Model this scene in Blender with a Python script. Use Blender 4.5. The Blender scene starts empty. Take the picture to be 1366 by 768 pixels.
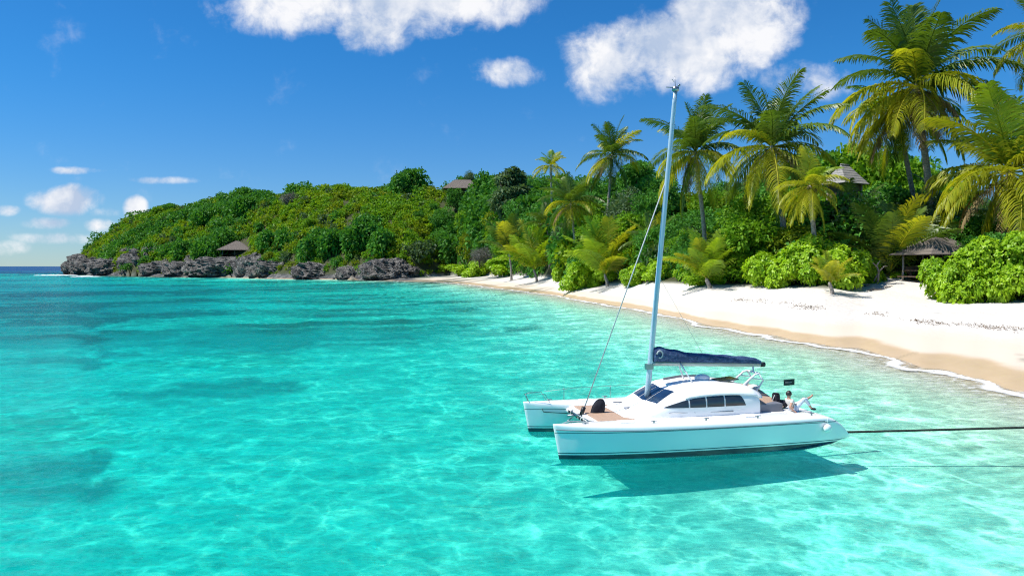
import bpy, bmesh, math, random
import numpy as np
from mathutils import Vector, Matrix, Euler
R = math.radians
col = bpy.context.scene.collection
sc = bpy.context.scene
rng = np.random.default_rng(7)
random.seed(7)

# ------------------------------------------------------------------ camera
F = 986.5; HC = 6.5; PITCH = math.atan(29/F)
cp, sp = math.cos(PITCH), math.sin(PITCH)
cam = bpy.data.cameras.new('camera'); co = bpy.data.objects.new('camera', cam); col.objects.link(co)
cam.sensor_width = 36; cam.lens = F*36/1366; cam.clip_end = 60000; cam.clip_start = .1
co.location = (0, 0, HC); co.rotation_euler = (math.pi/2 - PITCH, 0, 0); sc.camera = co

def ray(u, v):
    a = (u-683)/F; b = -(v-384)/F
    return (a, cp+b*sp, -sp+b*cp)
def at_depth(u, v, Y):            # a survey point: where the line of sight reaches the distance Y
    r = ray(u, v); t = Y/r[1]; return Vector((r[0]*t, Y, HC+r[2]*t))
def on_plane(u, v, z=0.):
    r = ray(u, v); t = (z-HC)/r[2]; return Vector((r[0]*t, r[1]*t, z))

# ------------------------------------------------------------------ value noise
def vnoise(x, y, seed=0):
    xi = np.floor(x).astype(np.int64); yi = np.floor(y).astype(np.int64)
    xf = x-xi; yf = y-yi
    def h(a, b):
        n = (a*374761393 + b*668265263 + seed*1442695041) & 0xffffffff
        n = ((n ^ (n >> 13))*1274126177) & 0xffffffff
        return ((n ^ (n >> 16)) & 0xffff)/65535.
    u = xf*xf*(3-2*xf); v = yf*yf*(3-2*yf)
    return (h(xi, yi)*(1-u)+h(xi+1, yi)*u)*(1-v)+(h(xi, yi+1)*(1-u)+h(xi+1, yi+1)*u)*v
def fbm(x, y, oct=4, seed=0):
    s = 0; a = .5; f = 1.
    for i in range(oct):
        s = s+a*vnoise(x*f, y*f, seed+i*17); a *= .5; f *= 2.03
    return s/(1-.5**oct)

# ------------------------------------------------------------------ land form tables (by bearing, written as pixel column of the survey photo)
TU = np.array([-6000, 60, 84, 92, 110, 125, 170, 215, 300, 400, 450, 500, 545, 600, 650, 700, 760, 800, 870, 940, 1000, 1100, 1150, 1230, 1300, 1366])
def dv(v, z=0.): return (HC-z)*F/(v-355.)
D0 = np.array([640, 640, 610, 590, 570, 540, 480, 465, 430, 378, 362, 345, 322, 291, 234, 190, 152, 132, 104, 84.5, 72, 61.5, 57.2, 48.5, 42.8, 38.6])
D1 = np.array([660, 650, 620, 600, 574, 544, 484, 469, 434, 382, 366, 349, 345, 370, 318, 258, 182, 160, 130, 112, 103, 91, 100, 84, 80, 76])
Z1 = np.array([-9, -9, -5, 1, 1.5, 1.8, 1.8, 1.8, 1.8, 1.8, 1.8, 1.6, 1.2, 1.8, 2.4, 2.9, 3.0, 2.5, 3.4, 3.6, 3.6, 3.6, 3.9, 2.9, 2.8, 2.8])
D2 = np.array([760, 700, 640, 630, 630, 630, 610, 600, 560, 500, 480, 460, 445, 430, 400, 350, 300, 270, 230, 215, 200, 185, 180, 175, 170, 170])
Z2 = np.array([-9, -9, -6, 4, 15, 24, 40, 50, 53, 54, 55, 51, 50, 49, 43, 35, 28, 25, 22, 19, 17, 15, 14, 13, 12, 12])
XS, XV = 26.7, 54.
def tab(u):
    u = np.asarray(u, float)
    k = 986.5/np.maximum(u-683, 1)
    far = u > 1366
    d0 = np.where(far, XS*k, np.interp(u, TU, D0)); d1 = np.where(far, (XV-1.5)*k, np.interp(u, TU, D1))
    d2 = np.where(far, np.maximum(d1*2.1, 170*k*.7), np.interp(u, TU, D2))
    d0 = d0*(1+.012*np.sin(u*.045)+.008*np.sin(u*.11+1))
    return d0, d1, np.interp(u, TU, Z1), d2, np.interp(u, TU, Z2)
_pu = np.concatenate([np.linspace(86, 1366, 260), np.geomspace(1370, 9000, 60)])
_pd = tab(_pu)[0]
SH = np.stack([(_pu-683)/F*_pd, _pd], 1)
def shore_dist(x, y):
    shp = x.shape; x = x.ravel(); y = y.ravel(); best = np.full(x.shape, 1e9)
    for i in range(len(SH)-1):
        a = SH[i]; d = SH[i+1]-a; L = d@d
        t = np.clip(((x-a[0])*d[0]+(y-a[1])*d[1])/L, 0, 1)
        best = np.minimum(best, (x-a[0]-t*d[0])**2+(y-a[1]-t*d[1])**2)
    return np.sqrt(best).reshape(shp)
DX = [0, 3, 8, 16, 28, 50, 110, 250, 500, 3000]
DZ = [0, .22, .62, 1.05, 1.5, 2.05, 3.0, 4.0, 6, 14]
def height(x, y):
    x = np.asarray(x, float); y = np.maximum(np.asarray(y, float), .5)
    u = 683+F*x/y
    d0, d1, z1, d2, z2 = tab(u)
    sea = -np.interp(shore_dist(x, y), DX, DZ)
    sea = sea - np.clip((y-620)/500, 0, 1)*8
    t = np.clip((y-d0)/np.maximum(d1-d0, .1), 0, 1); beach = z1*t**.85
    s = np.clip((y-d1)/np.maximum(d2-d1, .1), 0, 1)
    hill = z1+(z2-z1)*(1-(1-s)**1.35)
    hill = hill+(fbm(x/28, y/28, 3, 5)-.5)*np.minimum(s*6, 1)*np.clip(z2*.22, 0, 6)
    back = np.clip((y-d2)/(d2*.6), 0, 1); hill = hill*(1-back)-8*back
    z = np.where(y < d0, sea, np.where(y < d1, beach, hill))
    return z
def gz(x, y): return float(height(np.array([x]), np.array([y]))[0])

# ------------------------------------------------------------------ node helpers
class NT:
    def __init__(s, t): s.t = t; s.n = t.nodes; s.l = t.links
    def new(s, typ, **k):
        n = s.n.new(typ)
        for a, b in k.items(): setattr(n, a, b)
        return n
    def put(s, n, sock, val):
        i = n.inputs[sock]
        if hasattr(val, 'is_output') or hasattr(val, 'links'): s.l.new(val, i)
        else:
            if isinstance(val, (tuple, list)) and len(val) == 3 and i.type == 'RGBA': val = (*val, 1)
            i.default_value = val
    def math(s, op, a, b=0., c=None, clamp=False):
        n = s.new('ShaderNodeMath', operation=op); n.use_clamp = clamp
        s.put(n, 0, a); s.put(n, 1, b)
        if c is not None: s.put(n, 2, c)
        return n.outputs[0]
    def vmath(s, op, a, b=(0, 0, 0)):
        n = s.new('ShaderNodeVectorMath', operation=op); s.put(n, 0, a); s.put(n, 1, b); return n.outputs[0]
    def mix(s, f, a, b, blend='MIX'):
        n = s.new('ShaderNodeMix', data_type='RGBA', blend_type=blend)
        s.put(n, 0, f); s.put(n, 6, a); s.put(n, 7, b); return n.outputs[2]
    def noise(s, vec, scale, detail=4, rough=.55, dist=0., out=0):
        n = s.new('ShaderNodeTexNoise'); s.put(n, 'Vector', vec); s.put(n, 'Scale', scale)
        s.put(n, 'Detail', detail); s.put(n, 'Roughness', rough); s.put(n, 'Distortion', dist); return n.outputs[out]
    def vor(s, vec, scale, feature='F1', out='Distance', smooth=None):
        n = s.new('ShaderNodeTexVoronoi', feature=feature); s.put(n, 'Vector', vec); s.put(n, 'Scale', scale)
        if smooth is not None: s.put(n, 'Smoothness', smooth)
        return n.outputs[out]
    def ramp(s, f, stops, interp='LINEAR'):
        n = s.new('ShaderNodeValToRGB'); r = n.color_ramp; r.interpolation = interp
        while len(r.elements) > 1: r.elements.remove(r.elements[-1])
        for i, (p, c) in enumerate(stops):
            e = r.elements[0] if i == 0 else r.elements.new(p)
            e.position = p; e.color = (*c, 1) if len(c) == 3 else c
        s.put(n, 0, f); return n.outputs[0]
    def step(s, v, a, b):          # smooth step from a to b
        n = s.new('ShaderNodeMapRange', interpolation_type='SMOOTHSTEP')
        s.put(n, 0, v); s.put(n, 1, a); s.put(n, 2, b); s.put(n, 3, 0.); s.put(n, 4, 1.); return n.outputs[0]
    def attr(s, name, out='Fac'): return s.new('ShaderNodeAttribute', attribute_name=name).outputs[out]
    def coord(s, o='Object'): return s.new('ShaderNodeTexCoord').outputs[o]
    def pos(s): return s.new('ShaderNodeNewGeometry').outputs['Position']
    def mapping(s, v, scale=(1, 1, 1), rot=(0, 0, 0), loc=(0, 0, 0)):
        n = s.new('ShaderNodeMapping'); s.put(n, 'Vector', v); s.put(n, 'Scale', scale); s.put(n, 'Rotation', rot); s.put(n, 'Location', loc); return n.outputs[0]
    def bump(s, h, strength=.3, dist=.1, normal=None):
        n = s.new('ShaderNodeBump'); s.put(n, 'Height', h); s.put(n, 'Strength', strength); s.put(n, 'Distance', dist)
        if normal is not None: s.put(n, 'Normal', normal)
        return n.outputs[0]
def newmat(name):
    m = bpy.data.materials.new(name); m.use_nodes = True; m.node_tree.nodes.clear()
    nt = NT(m.node_tree); out = nt.new('ShaderNodeOutputMaterial'); return m, nt, out
def pbr(name, c, rough=.5, spec=.5, metal=0., c2=None, nscale=3., bump=0., bscale=40., coat=0.):
    m, nt, out = newmat(name)
    p = nt.new('ShaderNodeBsdfPrincipled')
    o = nt.coord()
    cc = nt.mix(nt.ramp(nt.noise(o, nscale, 5), [(.35, (0, 0, 0)), (.65, (1, 1, 1))]), c, c2 if c2 else tuple(x*.88 for x in c))
    nt.put(p, 'Base Color', cc); nt.put(p, 'Roughness', rough); nt.put(p, 'Specular IOR Level', spec); nt.put(p, 'Metallic', metal)
    nt.put(p, 'Coat Weight', coat)
    if bump: nt.put(p, 'Normal', nt.bump(nt.noise(o, bscale, 4), bump, .05))
    nt.l.new(p.outputs[0], out.inputs[0]); return m
def leafmat(name, cA, cB, trans=.35, rough=.55, spec=.16, yellow=None):
    m, nt, out = newmat(name)
    t = nt.attr('tint'); rnd = nt.new('ShaderNodeObjectInfo').outputs['Random']
    c = nt.mix(t, cA, cB)
    c = nt.mix(nt.math('MULTIPLY', rnd, .5), c, nt.mix(.5, c, cB))
    if yellow:
        c = nt.mix(nt.step(nt.math('ADD', t, nt.math('MULTIPLY', rnd, .35)), .8, 1.15), c, yellow)
    n = nt.noise(nt.coord(), .9, 3); c = nt.mix(nt.step(n, .3, .7), nt.mix(1., c, (.72, .78, .72), 'MULTIPLY'), c)
    p = nt.new('ShaderNodeBsdfPrincipled'); nt.put(p, 'Base Color', c); nt.put(p, 'Roughness', rough); nt.put(p, 'Specular IOR Level', spec)
    tr = nt.new('ShaderNodeBsdfTranslucent'); nt.put(tr, 'Color', nt.mix(1., c, (1.5, 1.45, .6), 'MULTIPLY'))
    mx = nt.new('ShaderNodeMixShader'); nt.put(mx, 0, trans); nt.l.new(p.outputs[0], mx.inputs[1]); nt.l.new(tr.outputs[0], mx.inputs[2])
    nt.l.new(mx.outputs[0], out.inputs[0]); return m

# ------------------------------------------------------------------ object helpers
def tag(o, label=None, cat=None, group=None, kind=None):
    if label: o['label'] = label
    if cat: o['category'] = cat
    if group: o['group'] = group
    if kind: o['kind'] = kind
    return o
def empty(name, loc, rz=0, label=None, cat=None, group=None):
    o = bpy.data.objects.new(name, None); o.empty_display_size = .3; o.location = loc; o.rotation_euler.z = rz
    col.objects.link(o); return tag(o, label, cat, group)
class MB:
    def __init__(s): s.v = []; s.f = []; s.mi = []; s.sm = []
    def add(s, vs, fs, mi=0, smooth=False):
        b = len(s.v); s.v += [tuple(v) for v in vs]
        for f in fs: s.f.append(tuple(b+i for i in f)); s.mi.append(mi); s.sm.append(smooth)
    def box(s, c, d, rot=None, mi=0):
        vs = [Vector((x*d[0]/2, y*d[1]/2, z*d[2]/2)) for x in (-1, 1) for y in (-1, 1) for z in (-1, 1)]
        if rot is not None: m = Euler(rot).to_matrix(); vs = [m@v for v in vs]
        s.add([v+Vector(c) for v in vs], [(0, 1, 3, 2), (4, 6, 7, 5), (0, 4, 5, 1), (2, 3, 7, 6), (0, 2, 6, 4), (1, 5, 7, 3)], mi)
    def tube(s, pts, r, n=8, mi=0, cap=True, flat=1.):
        pts = [Vector(p) for p in pts]; rs = r if isinstance(r, (list, tuple)) else [r]*len(pts)
        vs = []; fs = []; prev = None
        for i, p in enumerate(pts):
            t = (pts[min(i+1, len(pts)-1)]-pts[max(i-1, 0)]).normalized()
            a = prev if prev is not None else (Vector((0, 0, 1)) if abs(t.z) < .9 else Vector((1, 0, 0)))
            x = (a-t*a.dot(t)).normalized(); y = t.cross(x); prev = x
            for k in range(n):
                an = 2*math.pi*k/n; vs.append(p+(x*math.cos(an)+y*math.sin(an)*flat)*rs[i])
        for i in range(len(pts)-1):
            for k in range(n):
                fs.append((i*n+k, i*n+(k+1) % n, (i+1)*n+(k+1) % n, (i+1)*n+k))
        if cap: fs.append(tuple(range(n))[::-1]); fs.append(tuple((len(pts)-1)*n+k for k in range(n)))
        s.add(vs, fs, mi, True)
    def ball(s, c, r, mi=0, sc_=(1, 1, 1), sub=3, noise=0):
        bm = bmesh.new(); bmesh.ops.create_icosphere(bm, subdivisions=sub, radius=1)
        vs = [Vector((v.co.x*r*sc_[0], v.co.y*r*sc_[1], v.co.z*r*sc_[2]))+Vector(c) for v in bm.verts]
        s.add(vs, [[v.index for v in f.verts] for f in bm.faces], mi, True); bm.free()
    def grid(s, fn, nu, nv, mi=0, closeu=False, smooth=True):
        vs = [fn(i/(nu-1 if not closeu else nu), j/(nv-1)) for i in range(nu) for j in range(nv)]
        fs = []
        for i in range(nu if closeu else nu-1):
            for j in range(nv-1):
                a = i*nv+j; b = ((i+1) % nu)*nv+j; fs.append((a, b, b+1, a+1))
        s.add(vs, fs, mi, smooth)
    def build(s, name, mats, parent=None, bevel=0., loc=None):
        me = bpy.data.meshes.new(name); me.from_pydata(s.v, [], s.f)
        for m in (mats if isinstance(mats, (list, tuple)) else [mats]): me.materials.append(m)
        me.polygons.foreach_set('material_index', s.mi); me.polygons.foreach_set('use_smooth', s.sm)
        me.update()
        o = bpy.data.objects.new(name, me); col.objects.link(o)
        if parent: o.parent = parent
        if loc is not None: o.location = loc
        if bevel:
            b = o.modifiers.new('bevel', 'BEVEL'); b.width = bevel; b.segments = 2; b.limit_method = 'ANGLE'
        return o
def quadmesh(name, V, mat, tint=None, nq=4, Fc=None):
    me = bpy.data.meshes.new(name); n = len(V)//nq if Fc is None else len(Fc)
    idx = np.arange(n*nq, dtype=np.int32) if Fc is None else np.asarray(Fc, np.int32).ravel()
    me.vertices.add(len(V)); me.vertices.foreach_set('co', np.asarray(V, np.float32).ravel())
    me.loops.add(n*nq); me.loops.foreach_set('vertex_index', idx)
    me.polygons.add(n); me.polygons.foreach_set('loop_start', np.arange(n, dtype=np.int32)*nq)
    me.polygons.foreach_set('loop_total', np.full(n, nq, np.int32))
    if tint is not None:
        a = me.attributes.new('tint', 'FLOAT', 'POINT'); a.data.foreach_set('value', np.asarray(tint, np.float32))
    if mat: me.materials.append(mat)
    me.update(); me.validate(); return me
def link(name, me, parent=None, loc=(0, 0, 0), rz=0., s=1.):
    o = bpy.data.objects.new(name, me); o.location = loc; o.rotation_euler.z = rz
    o.scale = (s, s, s) if not isinstance(s, tuple) else s
    if parent: o.parent = parent
    col.objects.link(o); return o
def unit(a): return a/np.maximum(np.linalg.norm(a, axis=-1, keepdims=True), 1e-6)

# ------------------------------------------------------------------ world, sun
SUN_EL, SUN_AZ = R(59), math.atan2(-1., -.14)    # azimuth clockwise from +Y
S = Vector((math.sin(SUN_AZ)*math.cos(SUN_EL), math.cos(SUN_AZ)*math.cos(SUN_EL), math.sin(SUN_EL)))
sl = bpy.data.lights.new('sun', 'SUN'); sl.energy = 4.8; sl.angle = R(.5); sl.color = (1, .965, .9)
so = bpy.data.objects.new('sun', sl); col.objects.link(so); so.rotation_euler = S.to_track_quat('Z', 'Y').to_euler(); so.location = (0, 0, 60)
w = bpy.data.worlds.new('World'); sc.world = w; w.use_nodes = True; w.node_tree.nodes.clear(); nt = NT(w.node_tree)
out = nt.new('ShaderNodeOutputWorld')
sky = nt.new('ShaderNodeTexSky', sky_type='NISHITA'); sky.sun_disc = False; sky.sun_elevation = SUN_EL; sky.sun_rotation = SUN_AZ
sky.air_density = 1.0; sky.dust_density = .0; sky.ozone_density = 4.0; sky.altitude = 0
gen = nt.coord('Generated'); sep = nt.new('ShaderNodeSeparateXYZ'); nt.l.new(gen, sep.inputs[0])
yy = nt.math('MAXIMUM', sep.outputs[1], .05)
U = nt.math('DIVIDE', sep.outputs[0], yy); V = nt.math('DIVIDE', sep.outputs[2], yy)
bgs = nt.new('ShaderNodeBackground'); nt.put(bgs, 'Strength', .088)
hs = nt.new('ShaderNodeHueSaturation'); nt.put(hs, 'Saturation', 1.08); nt.put(hs, 'Color', nt.mix(1., sky.outputs[0], nt.mix(nt.step(V, .0, .3), (.52, .72, .98), (.42, .80, 1.12)), 'MULTIPLY')); nt.l.new(hs.outputs[0], bgs.inputs[0])
cmb = nt.new('ShaderNodeCombineXYZ'); nt.l.new(U, cmb.inputs[0]); nt.l.new(V, cmb.inputs[1]); P = cmb.outputs[0]
CL = [(1000, 35, 68, 62, 1), (900, 75, 125, 52, .95), (830, 85, 85, 50, .8), (950, 15, 60, 50, 1), (1075, 108, 60, 28, .45),
      (560, -5, 175, 58, 1), (400, 12, 110, 42, .75), (500, 40, 60, 34, .8), (678, 100, 48, 18, .45), (655, 5, 70, 30, .6),
      (88, 267, 54, 21, .95), (182, 278, 17, 17, 1), (135, 301, 20, 11, .7), (62, 298, 30, 8, .45), (8, 281, 22, 8, .55), (140, 283, 20, 7, .35),
      (225, 241, 36, 4, .22), (100, 228, 40, 4, .25), (80, 318, 50, 6, .2), (0, 330, 34, 9, .3), (-150, 240, 80, 25, 1), (1700, 60, 160, 60, 1), (-500, 60, 200, 60, 1), (1500, 240, 100, 20, 1)]
def mask(Uo, Vo):
    m = None
    for (u, v, a, b, g) in CL:
        if abs(v-355) < 1: continue
        dx = nt.math('MULTIPLY_ADD', Uo, F/a, -(u-683)/a); dy = nt.math('MULTIPLY_ADD', Vo, F/b, -(355-v)/b)
        q = nt.math('ADD', nt.math('MULTIPLY', dx, dx), nt.math('MULTIPLY', dy, dy))
        q = nt.math('MULTIPLY_ADD', nt.math('MINIMUM', q, 3.), -g, g)   # g*(1-q)
        m = q if m is None else nt.math('MAXIMUM', m, q)
    return m
warp = nt.vmath('SUBTRACT', nt.noise(P, 9, 3, out=1), (.5, .5, .5))
Pw = nt.vmath('ADD', P, nt.vmath('MULTIPLY', warp, (.05, .035, 0)))
n1 = nt.noise(Pw, 14, 6, .62); n1b = nt.noise(nt.vmath('ADD', Pw, (-.012, .016, 0)), 14, 4, .6)
n2 = nt.noise(Pw, 5.5, 2, .5); n2b = nt.noise(nt.vmath('ADD', Pw, (-.03, .05, 0)), 5.5, 2, .5)
mk = mask(U, V)
dens = nt.math('ADD', nt.math('MULTIPLY', mk, 1.35), nt.math('MULTIPLY', nt.math('SUBTRACT', n1, .52), 3.6))
al = nt.math('MULTIPLY', nt.step(dens, -.35, 1.05), nt.step(mk, -.75, .15))
emb = nt.math('SUBTRACT', n1, n1b)
lit = nt.math('ADD', nt.math('MULTIPLY_ADD', emb, 2.6, .66), nt.math('MULTIPLY', nt.math('SUBTRACT', n2, n2b), 3.4), clamp=True)
cc = nt.mix(lit, (.50, .60, .78), (.98, .98, 1.0))
bgc = nt.new('ShaderNodeBackground'); nt.put(bgc, 'Color', cc); nt.put(bgc, 'Strength', .76)
mxw = nt.new('ShaderNodeMixShader'); nt.put(mxw, 0, nt.math('MULTIPLY', al, .97)); nt.l.new(bgs.outputs[0], mxw.inputs[1]); nt.l.new(bgc.outputs[0], mxw.inputs[2])
nt.l.new(mxw.outputs[0], out.inputs[0])
w.cycles.sampling_method = 'NONE'
sc.view_settings.view_transform = 'Standard'; sc.view_settings.look = 'None'; sc.view_settings.exposure = 0.40; sc.view_settings.gamma = 1
sc.render.engine = 'CYCLES'; c_ = sc.cycles; c_.use_denoising = True; c_.denoiser = 'OPENIMAGEDENOISE'; c_.denoising_input_passes = 'RGB_ALBEDO_NORMAL'; c_.denoising_prefilter = 'NONE'; c_.filter_width = 1.15; c_.max_bounces = 5; c_.diffuse_bounces = 2; c_.glossy_bounces = 2; c_.use_adaptive_sampling = True; c_.adaptive_threshold = .03
c_.transmission_bounces = 4; c_.transparent_max_bounces = 8; c_.sample_clamp_indirect = 3; c_.sample_clamp_direct = 3.2; c_.caustics_reflective = False; c_.caustics_refractive = False
sc.render.film_transparent = False

# ------------------------------------------------------------------ ground sheet (sea bed, beach and hill in one)
ua = np.concatenate([-np.geomspace(5200, 60, 60)+0, np.linspace(0, 1440, 620), np.geomspace(1450, 9000, 70)])
rows = []
d0, d1, z1, d2, z2 = tab(ua)
for s in np.geomspace(.03, 1, 190)[:-1]: rows.append(d0*s)
for s in np.linspace(0, 1, 60)[:-1]: rows.append(d0+(d1-d0)*s)
for s in np.linspace(0, 1, 70)[:-1]: rows.append(d1+(d2-d1)*s)
for s in np.linspace(0, .6, 12): rows.append(d2*(1+s))
for s in (2.5, 5, 12, 40): rows.append(d2*s)
Y = np.array(rows); X = (ua-683)/F*Y
Z = height(X, Y); Z[-4:] = -14
Z = Z+np.where(Z > .6, (fbm(X*.9, Y*.9, 3, 3)-.5)*.10*np.clip(Z-.6, 0, 1), 0)
nr, nc = X.shape
ii = (np.arange(nr-1)[:, None]*nc+np.arange(nc-1)[None]).ravel()
FC = np.stack([ii, ii+1, ii+nc+1, ii+nc], 1)
me = quadmesh('terrain', np.stack([X, Y, Z], -1).reshape(-1, 3), None, None, 4, FC)
# sea grass patches where the survey shows them
PT = [(60, 405, 190, 9, 1.0), (230, 412, 200, 8, 1.), (60, 425, 150, 12, .95), (330, 455, 170, 12, 1.), (120, 452, 150, 14, .9), (60, 372, 120, 5, .9), (250, 372, 160, 3, .8), (400, 400, 130, 6, .8),
      (480, 395, 140, 6, .8), (560, 406, 90, 4, .7), (300, 515, 90, 10, .7), (200, 525, 110, 10, .45), (90, 645, 130, 22, 1.), (20, 610, 90, 22, .6), (650, 445, 60, 4, .5), (450, 440, 160, 7, .8), (420, 383, 200, 3, .9),
      (600, 418, 60, 4, .6), (30, 480, 120, 16, .7), (120, 700, 60, 12, .35), (1290, 628, 40, 8, .3), (700, 400, 60, 3, .4), (150, 388, 220, 4, .8)]
def reef_at(X, Y):
    reef = np.full(X.shape, -1.); k = np.clip(Y/40, .5, 3); X0, Y0 = X, Y
    X = X+(fbm(X0/(6*k), Y0/(3*k), 4, 51)-.5)*13*k; Y = Y+(fbm(X0/(5*k), Y0/(2.5*k), 4, 61)-.5)*6.5*k
    for (u, v, a, b, g) in PT:
        zb = -2.0 if v < 600 else -1.5
        c0 = on_plane(u, v, zb); c1 = on_plane(u+a, v, zb); c2 = on_plane(u, v-b, zb); c3 = on_plane(u, v+b, zb)
        rx = abs(c1.x-c0.x); ry = abs(c2.y-c3.y)/2
        reef = np.maximum(reef, g*(1-((X-c0.x)/rx)**2-((Y-c0.y)/ry)**2))
    nz = fbm(X/6.5+3, Y/4.5, 5, 9); nz2 = fbm(X/2.1, Y/1.6, 3, 21); nzL = fbm(X/26, Y/17, 4, 33)
    nzm = np.where(Y > 80, nzL*.6+nz*.4, nz)
    rf = np.clip((reef*1.0+.15+(nzm-.5)*3.0+(nz2-.5)*1.6)*1.0, 0, 1)
    op = np.clip((fbm(X/30, Y/9, 5, 44)-.46)*6, 0, 1)*np.clip((Y-45)/45, 0, 1)*np.clip((12-X)/40, 0, 1)*.95
    return np.maximum(rf, op)
rf = reef_at(X, Y)
a = me.attributes.new('reef', 'FLOAT', 'POINT'); a.data.foreach_set('value', rf.astype(np.float32).ravel())
veg = np.clip((Y-d1-13*np.clip(1.6-np.abs(ua-1205)/55, 0, 1)[None])/2.0, 0, 1)
rocky = (np.clip((560-((ua[None]*1.0)+Y*0))/12, 0, 1)*np.clip((Z-.0)*2, 0, 1)).astype(np.float32)
a = me.attributes.new('rocky', 'FLOAT', 'POINT'); a.data.foreach_set('value', rocky.ravel())
a = me.attributes.new('veg', 'FLOAT', 'POINT'); a.data.foreach_set('value', veg.astype(np.float32).ravel())
m, nt, out = newmat('sand_ground'); p = nt.new('ShaderNodeBsdfPrincipled')
ps = nt.pos(); sp_ = nt.new('ShaderNodeSeparateXYZ'); nt.l.new(ps, sp_.inputs[0]); zz = sp_.outputs[2]
zn = nt.math('ADD', zz, nt.math('MULTIPLY', nt.math('SUBTRACT', nt.noise(ps, .14, 3), .5), .42))
dry = nt.mix(nt.noise(ps, 1.7, 4, .65), (.68, .635, .57), (.56, .52, .46))
dry = nt.mix(nt.math('MULTIPLY', nt.step(nt.noise(nt.mapping(ps, (.5, .12, 1)), 1.4, 5, .7), .56, .68), .22), dry, (.46, .39, .31))
speck = nt.step(nt.noise(ps, 9, 3, .7), .68, .76)
dry = nt.mix(nt.math('MULTIPLY', speck, .35), dry, (.38, .30, .22))
wet = nt.mix(nt.noise(ps, .9, 4), (.56, .42, .27), (.48, .35, .21))
mid = nt.mix(.5, wet, (.85, .78, .66))
cs = nt.mix(nt.step(zn, .95, 1.5), (.62, .53, .42), dry)
cs = nt.mix(nt.step(zn, .40, .56), wet, cs)
sub = nt.mix(nt.noise(ps, .8, 5, .6), (.80, .78, .67), (.67, .65, .55))
cs = nt.mix(nt.step(zz, -.25, .05), sub, cs)
grs = nt.mix(nt.noise(ps, 2.5, 5, .7), (.012, .035, .028), (.035, .075, .05))
cs = nt.mix(nt.attr('reef'), cs, grs)
soil = nt.mix(nt.noise(ps, .5, 5), (.03, .05, .012), (.07, .065, .03))
cs = nt.mix(nt.attr('rocky'), cs, nt.mix(nt.step(nt.noise(ps, .3, 6, .65), .4, .62), (.04, .042, .045), (.17, .165, .155)))
cs = nt.mix(nt.attr('veg'), cs, soil)
nt.put(p, 'Base Color', cs); nt.put(p, 'Roughness', nt.mix(nt.step(zn, .3, .7), (.35,)*3, (.9,)*3)); nt.put(p, 'Specular IOR Level', .25)
foot = nt.math('MINIMUM', nt.vor(nt.mapping(ps, (1, .8, 1)), 1.3, 'SMOOTH_F1', smooth=.3), .5)
hh = nt.math('ADD', nt.math('MULTIPLY', nt.noise(ps, 3.2, 6, .6), .6), nt.math('MULTIPLY', foot, .8))
nt.put(p, 'Normal', nt.bump(hh, nt.math('MULTIPLY', nt.step(zn, .6, 1.6), .75), .14)); nt.l.new(p.outputs[0], out.inputs[0])
me.materials.append(m); me.polygons.foreach_set('use_smooth', np.ones(len(FC), bool))
g = link('ground', me); tag(g, kind='structure')

# ------------------------------------------------------------------ sea
uw = np.concatenate([-np.geomspace(6000, 60, 50), np.linspace(0, 1440, 420), np.geomspace(1450, 9000, 60)])
dw = np.concatenate([np.geomspace(1.5, 700, 330), np.geomspace(760, 30000, 16)])
Yw = np.repeat(dw[:, None], len(uw), 1); Xw = (uw-683)/F*Yw
hw = height(Xw, Yw); dep = np.where(Yw > 1000, 14, -hw)
land = hw > .9
nr, nc = Xw.shape
ii = (np.arange(nr-1)[:, None]*nc+np.arange(nc-1)[None]).ravel()
keep = ~(land.ravel()[ii] & land.ravel()[ii+1] & land.ravel()[ii+nc] & land.ravel()[ii+nc+1])
ii = ii[keep]; FW = np.stack([ii, ii+1, ii+nc+1, ii+nc], 1)
me = quadmesh('sea', np.stack([Xw, Yw, Xw*0], -1).reshape(-1, 3), None, None, 4, FW)
a = me.attributes.new('depth', 'FLOAT', 'POINT'); a.data.foreach_set('value', dep.astype(np.float32).ravel())
a = me.attributes.new('reef', 'FLOAT', 'POINT'); a.data.foreach_set('value', (reef_at(Xw, Yw)*(Yw < 900)).astype(np.float32).ravel())
m, nt, out = newmat('sea_water')
ps = nt.pos(); D = nt.attr('depth')
spx = nt.new('ShaderNodeSeparateXYZ'); nt.l.new(ps, spx.inputs[0])
# absorption of red then green with depth
dn = nt.math('ADD', D, nt.math('MULTIPLY', nt.math('SUBTRACT', nt.noise(ps, .12, 4), .5), nt.math('MULTIPLY', D, .55)))
tint = nt.ramp(nt.math('DIVIDE', dn, 4.), [(0, (1, 1, 1)), (.05, (.90, .985, .95)), (.14, (.66, .96, .88)), (.27, (.47, .97, .92)), (.40, (.10, .93, .86)), (.55, (.0, .87, .82)), (.78, (.0, .74, .76)), (1, (.0, .58, .68))])
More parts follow.
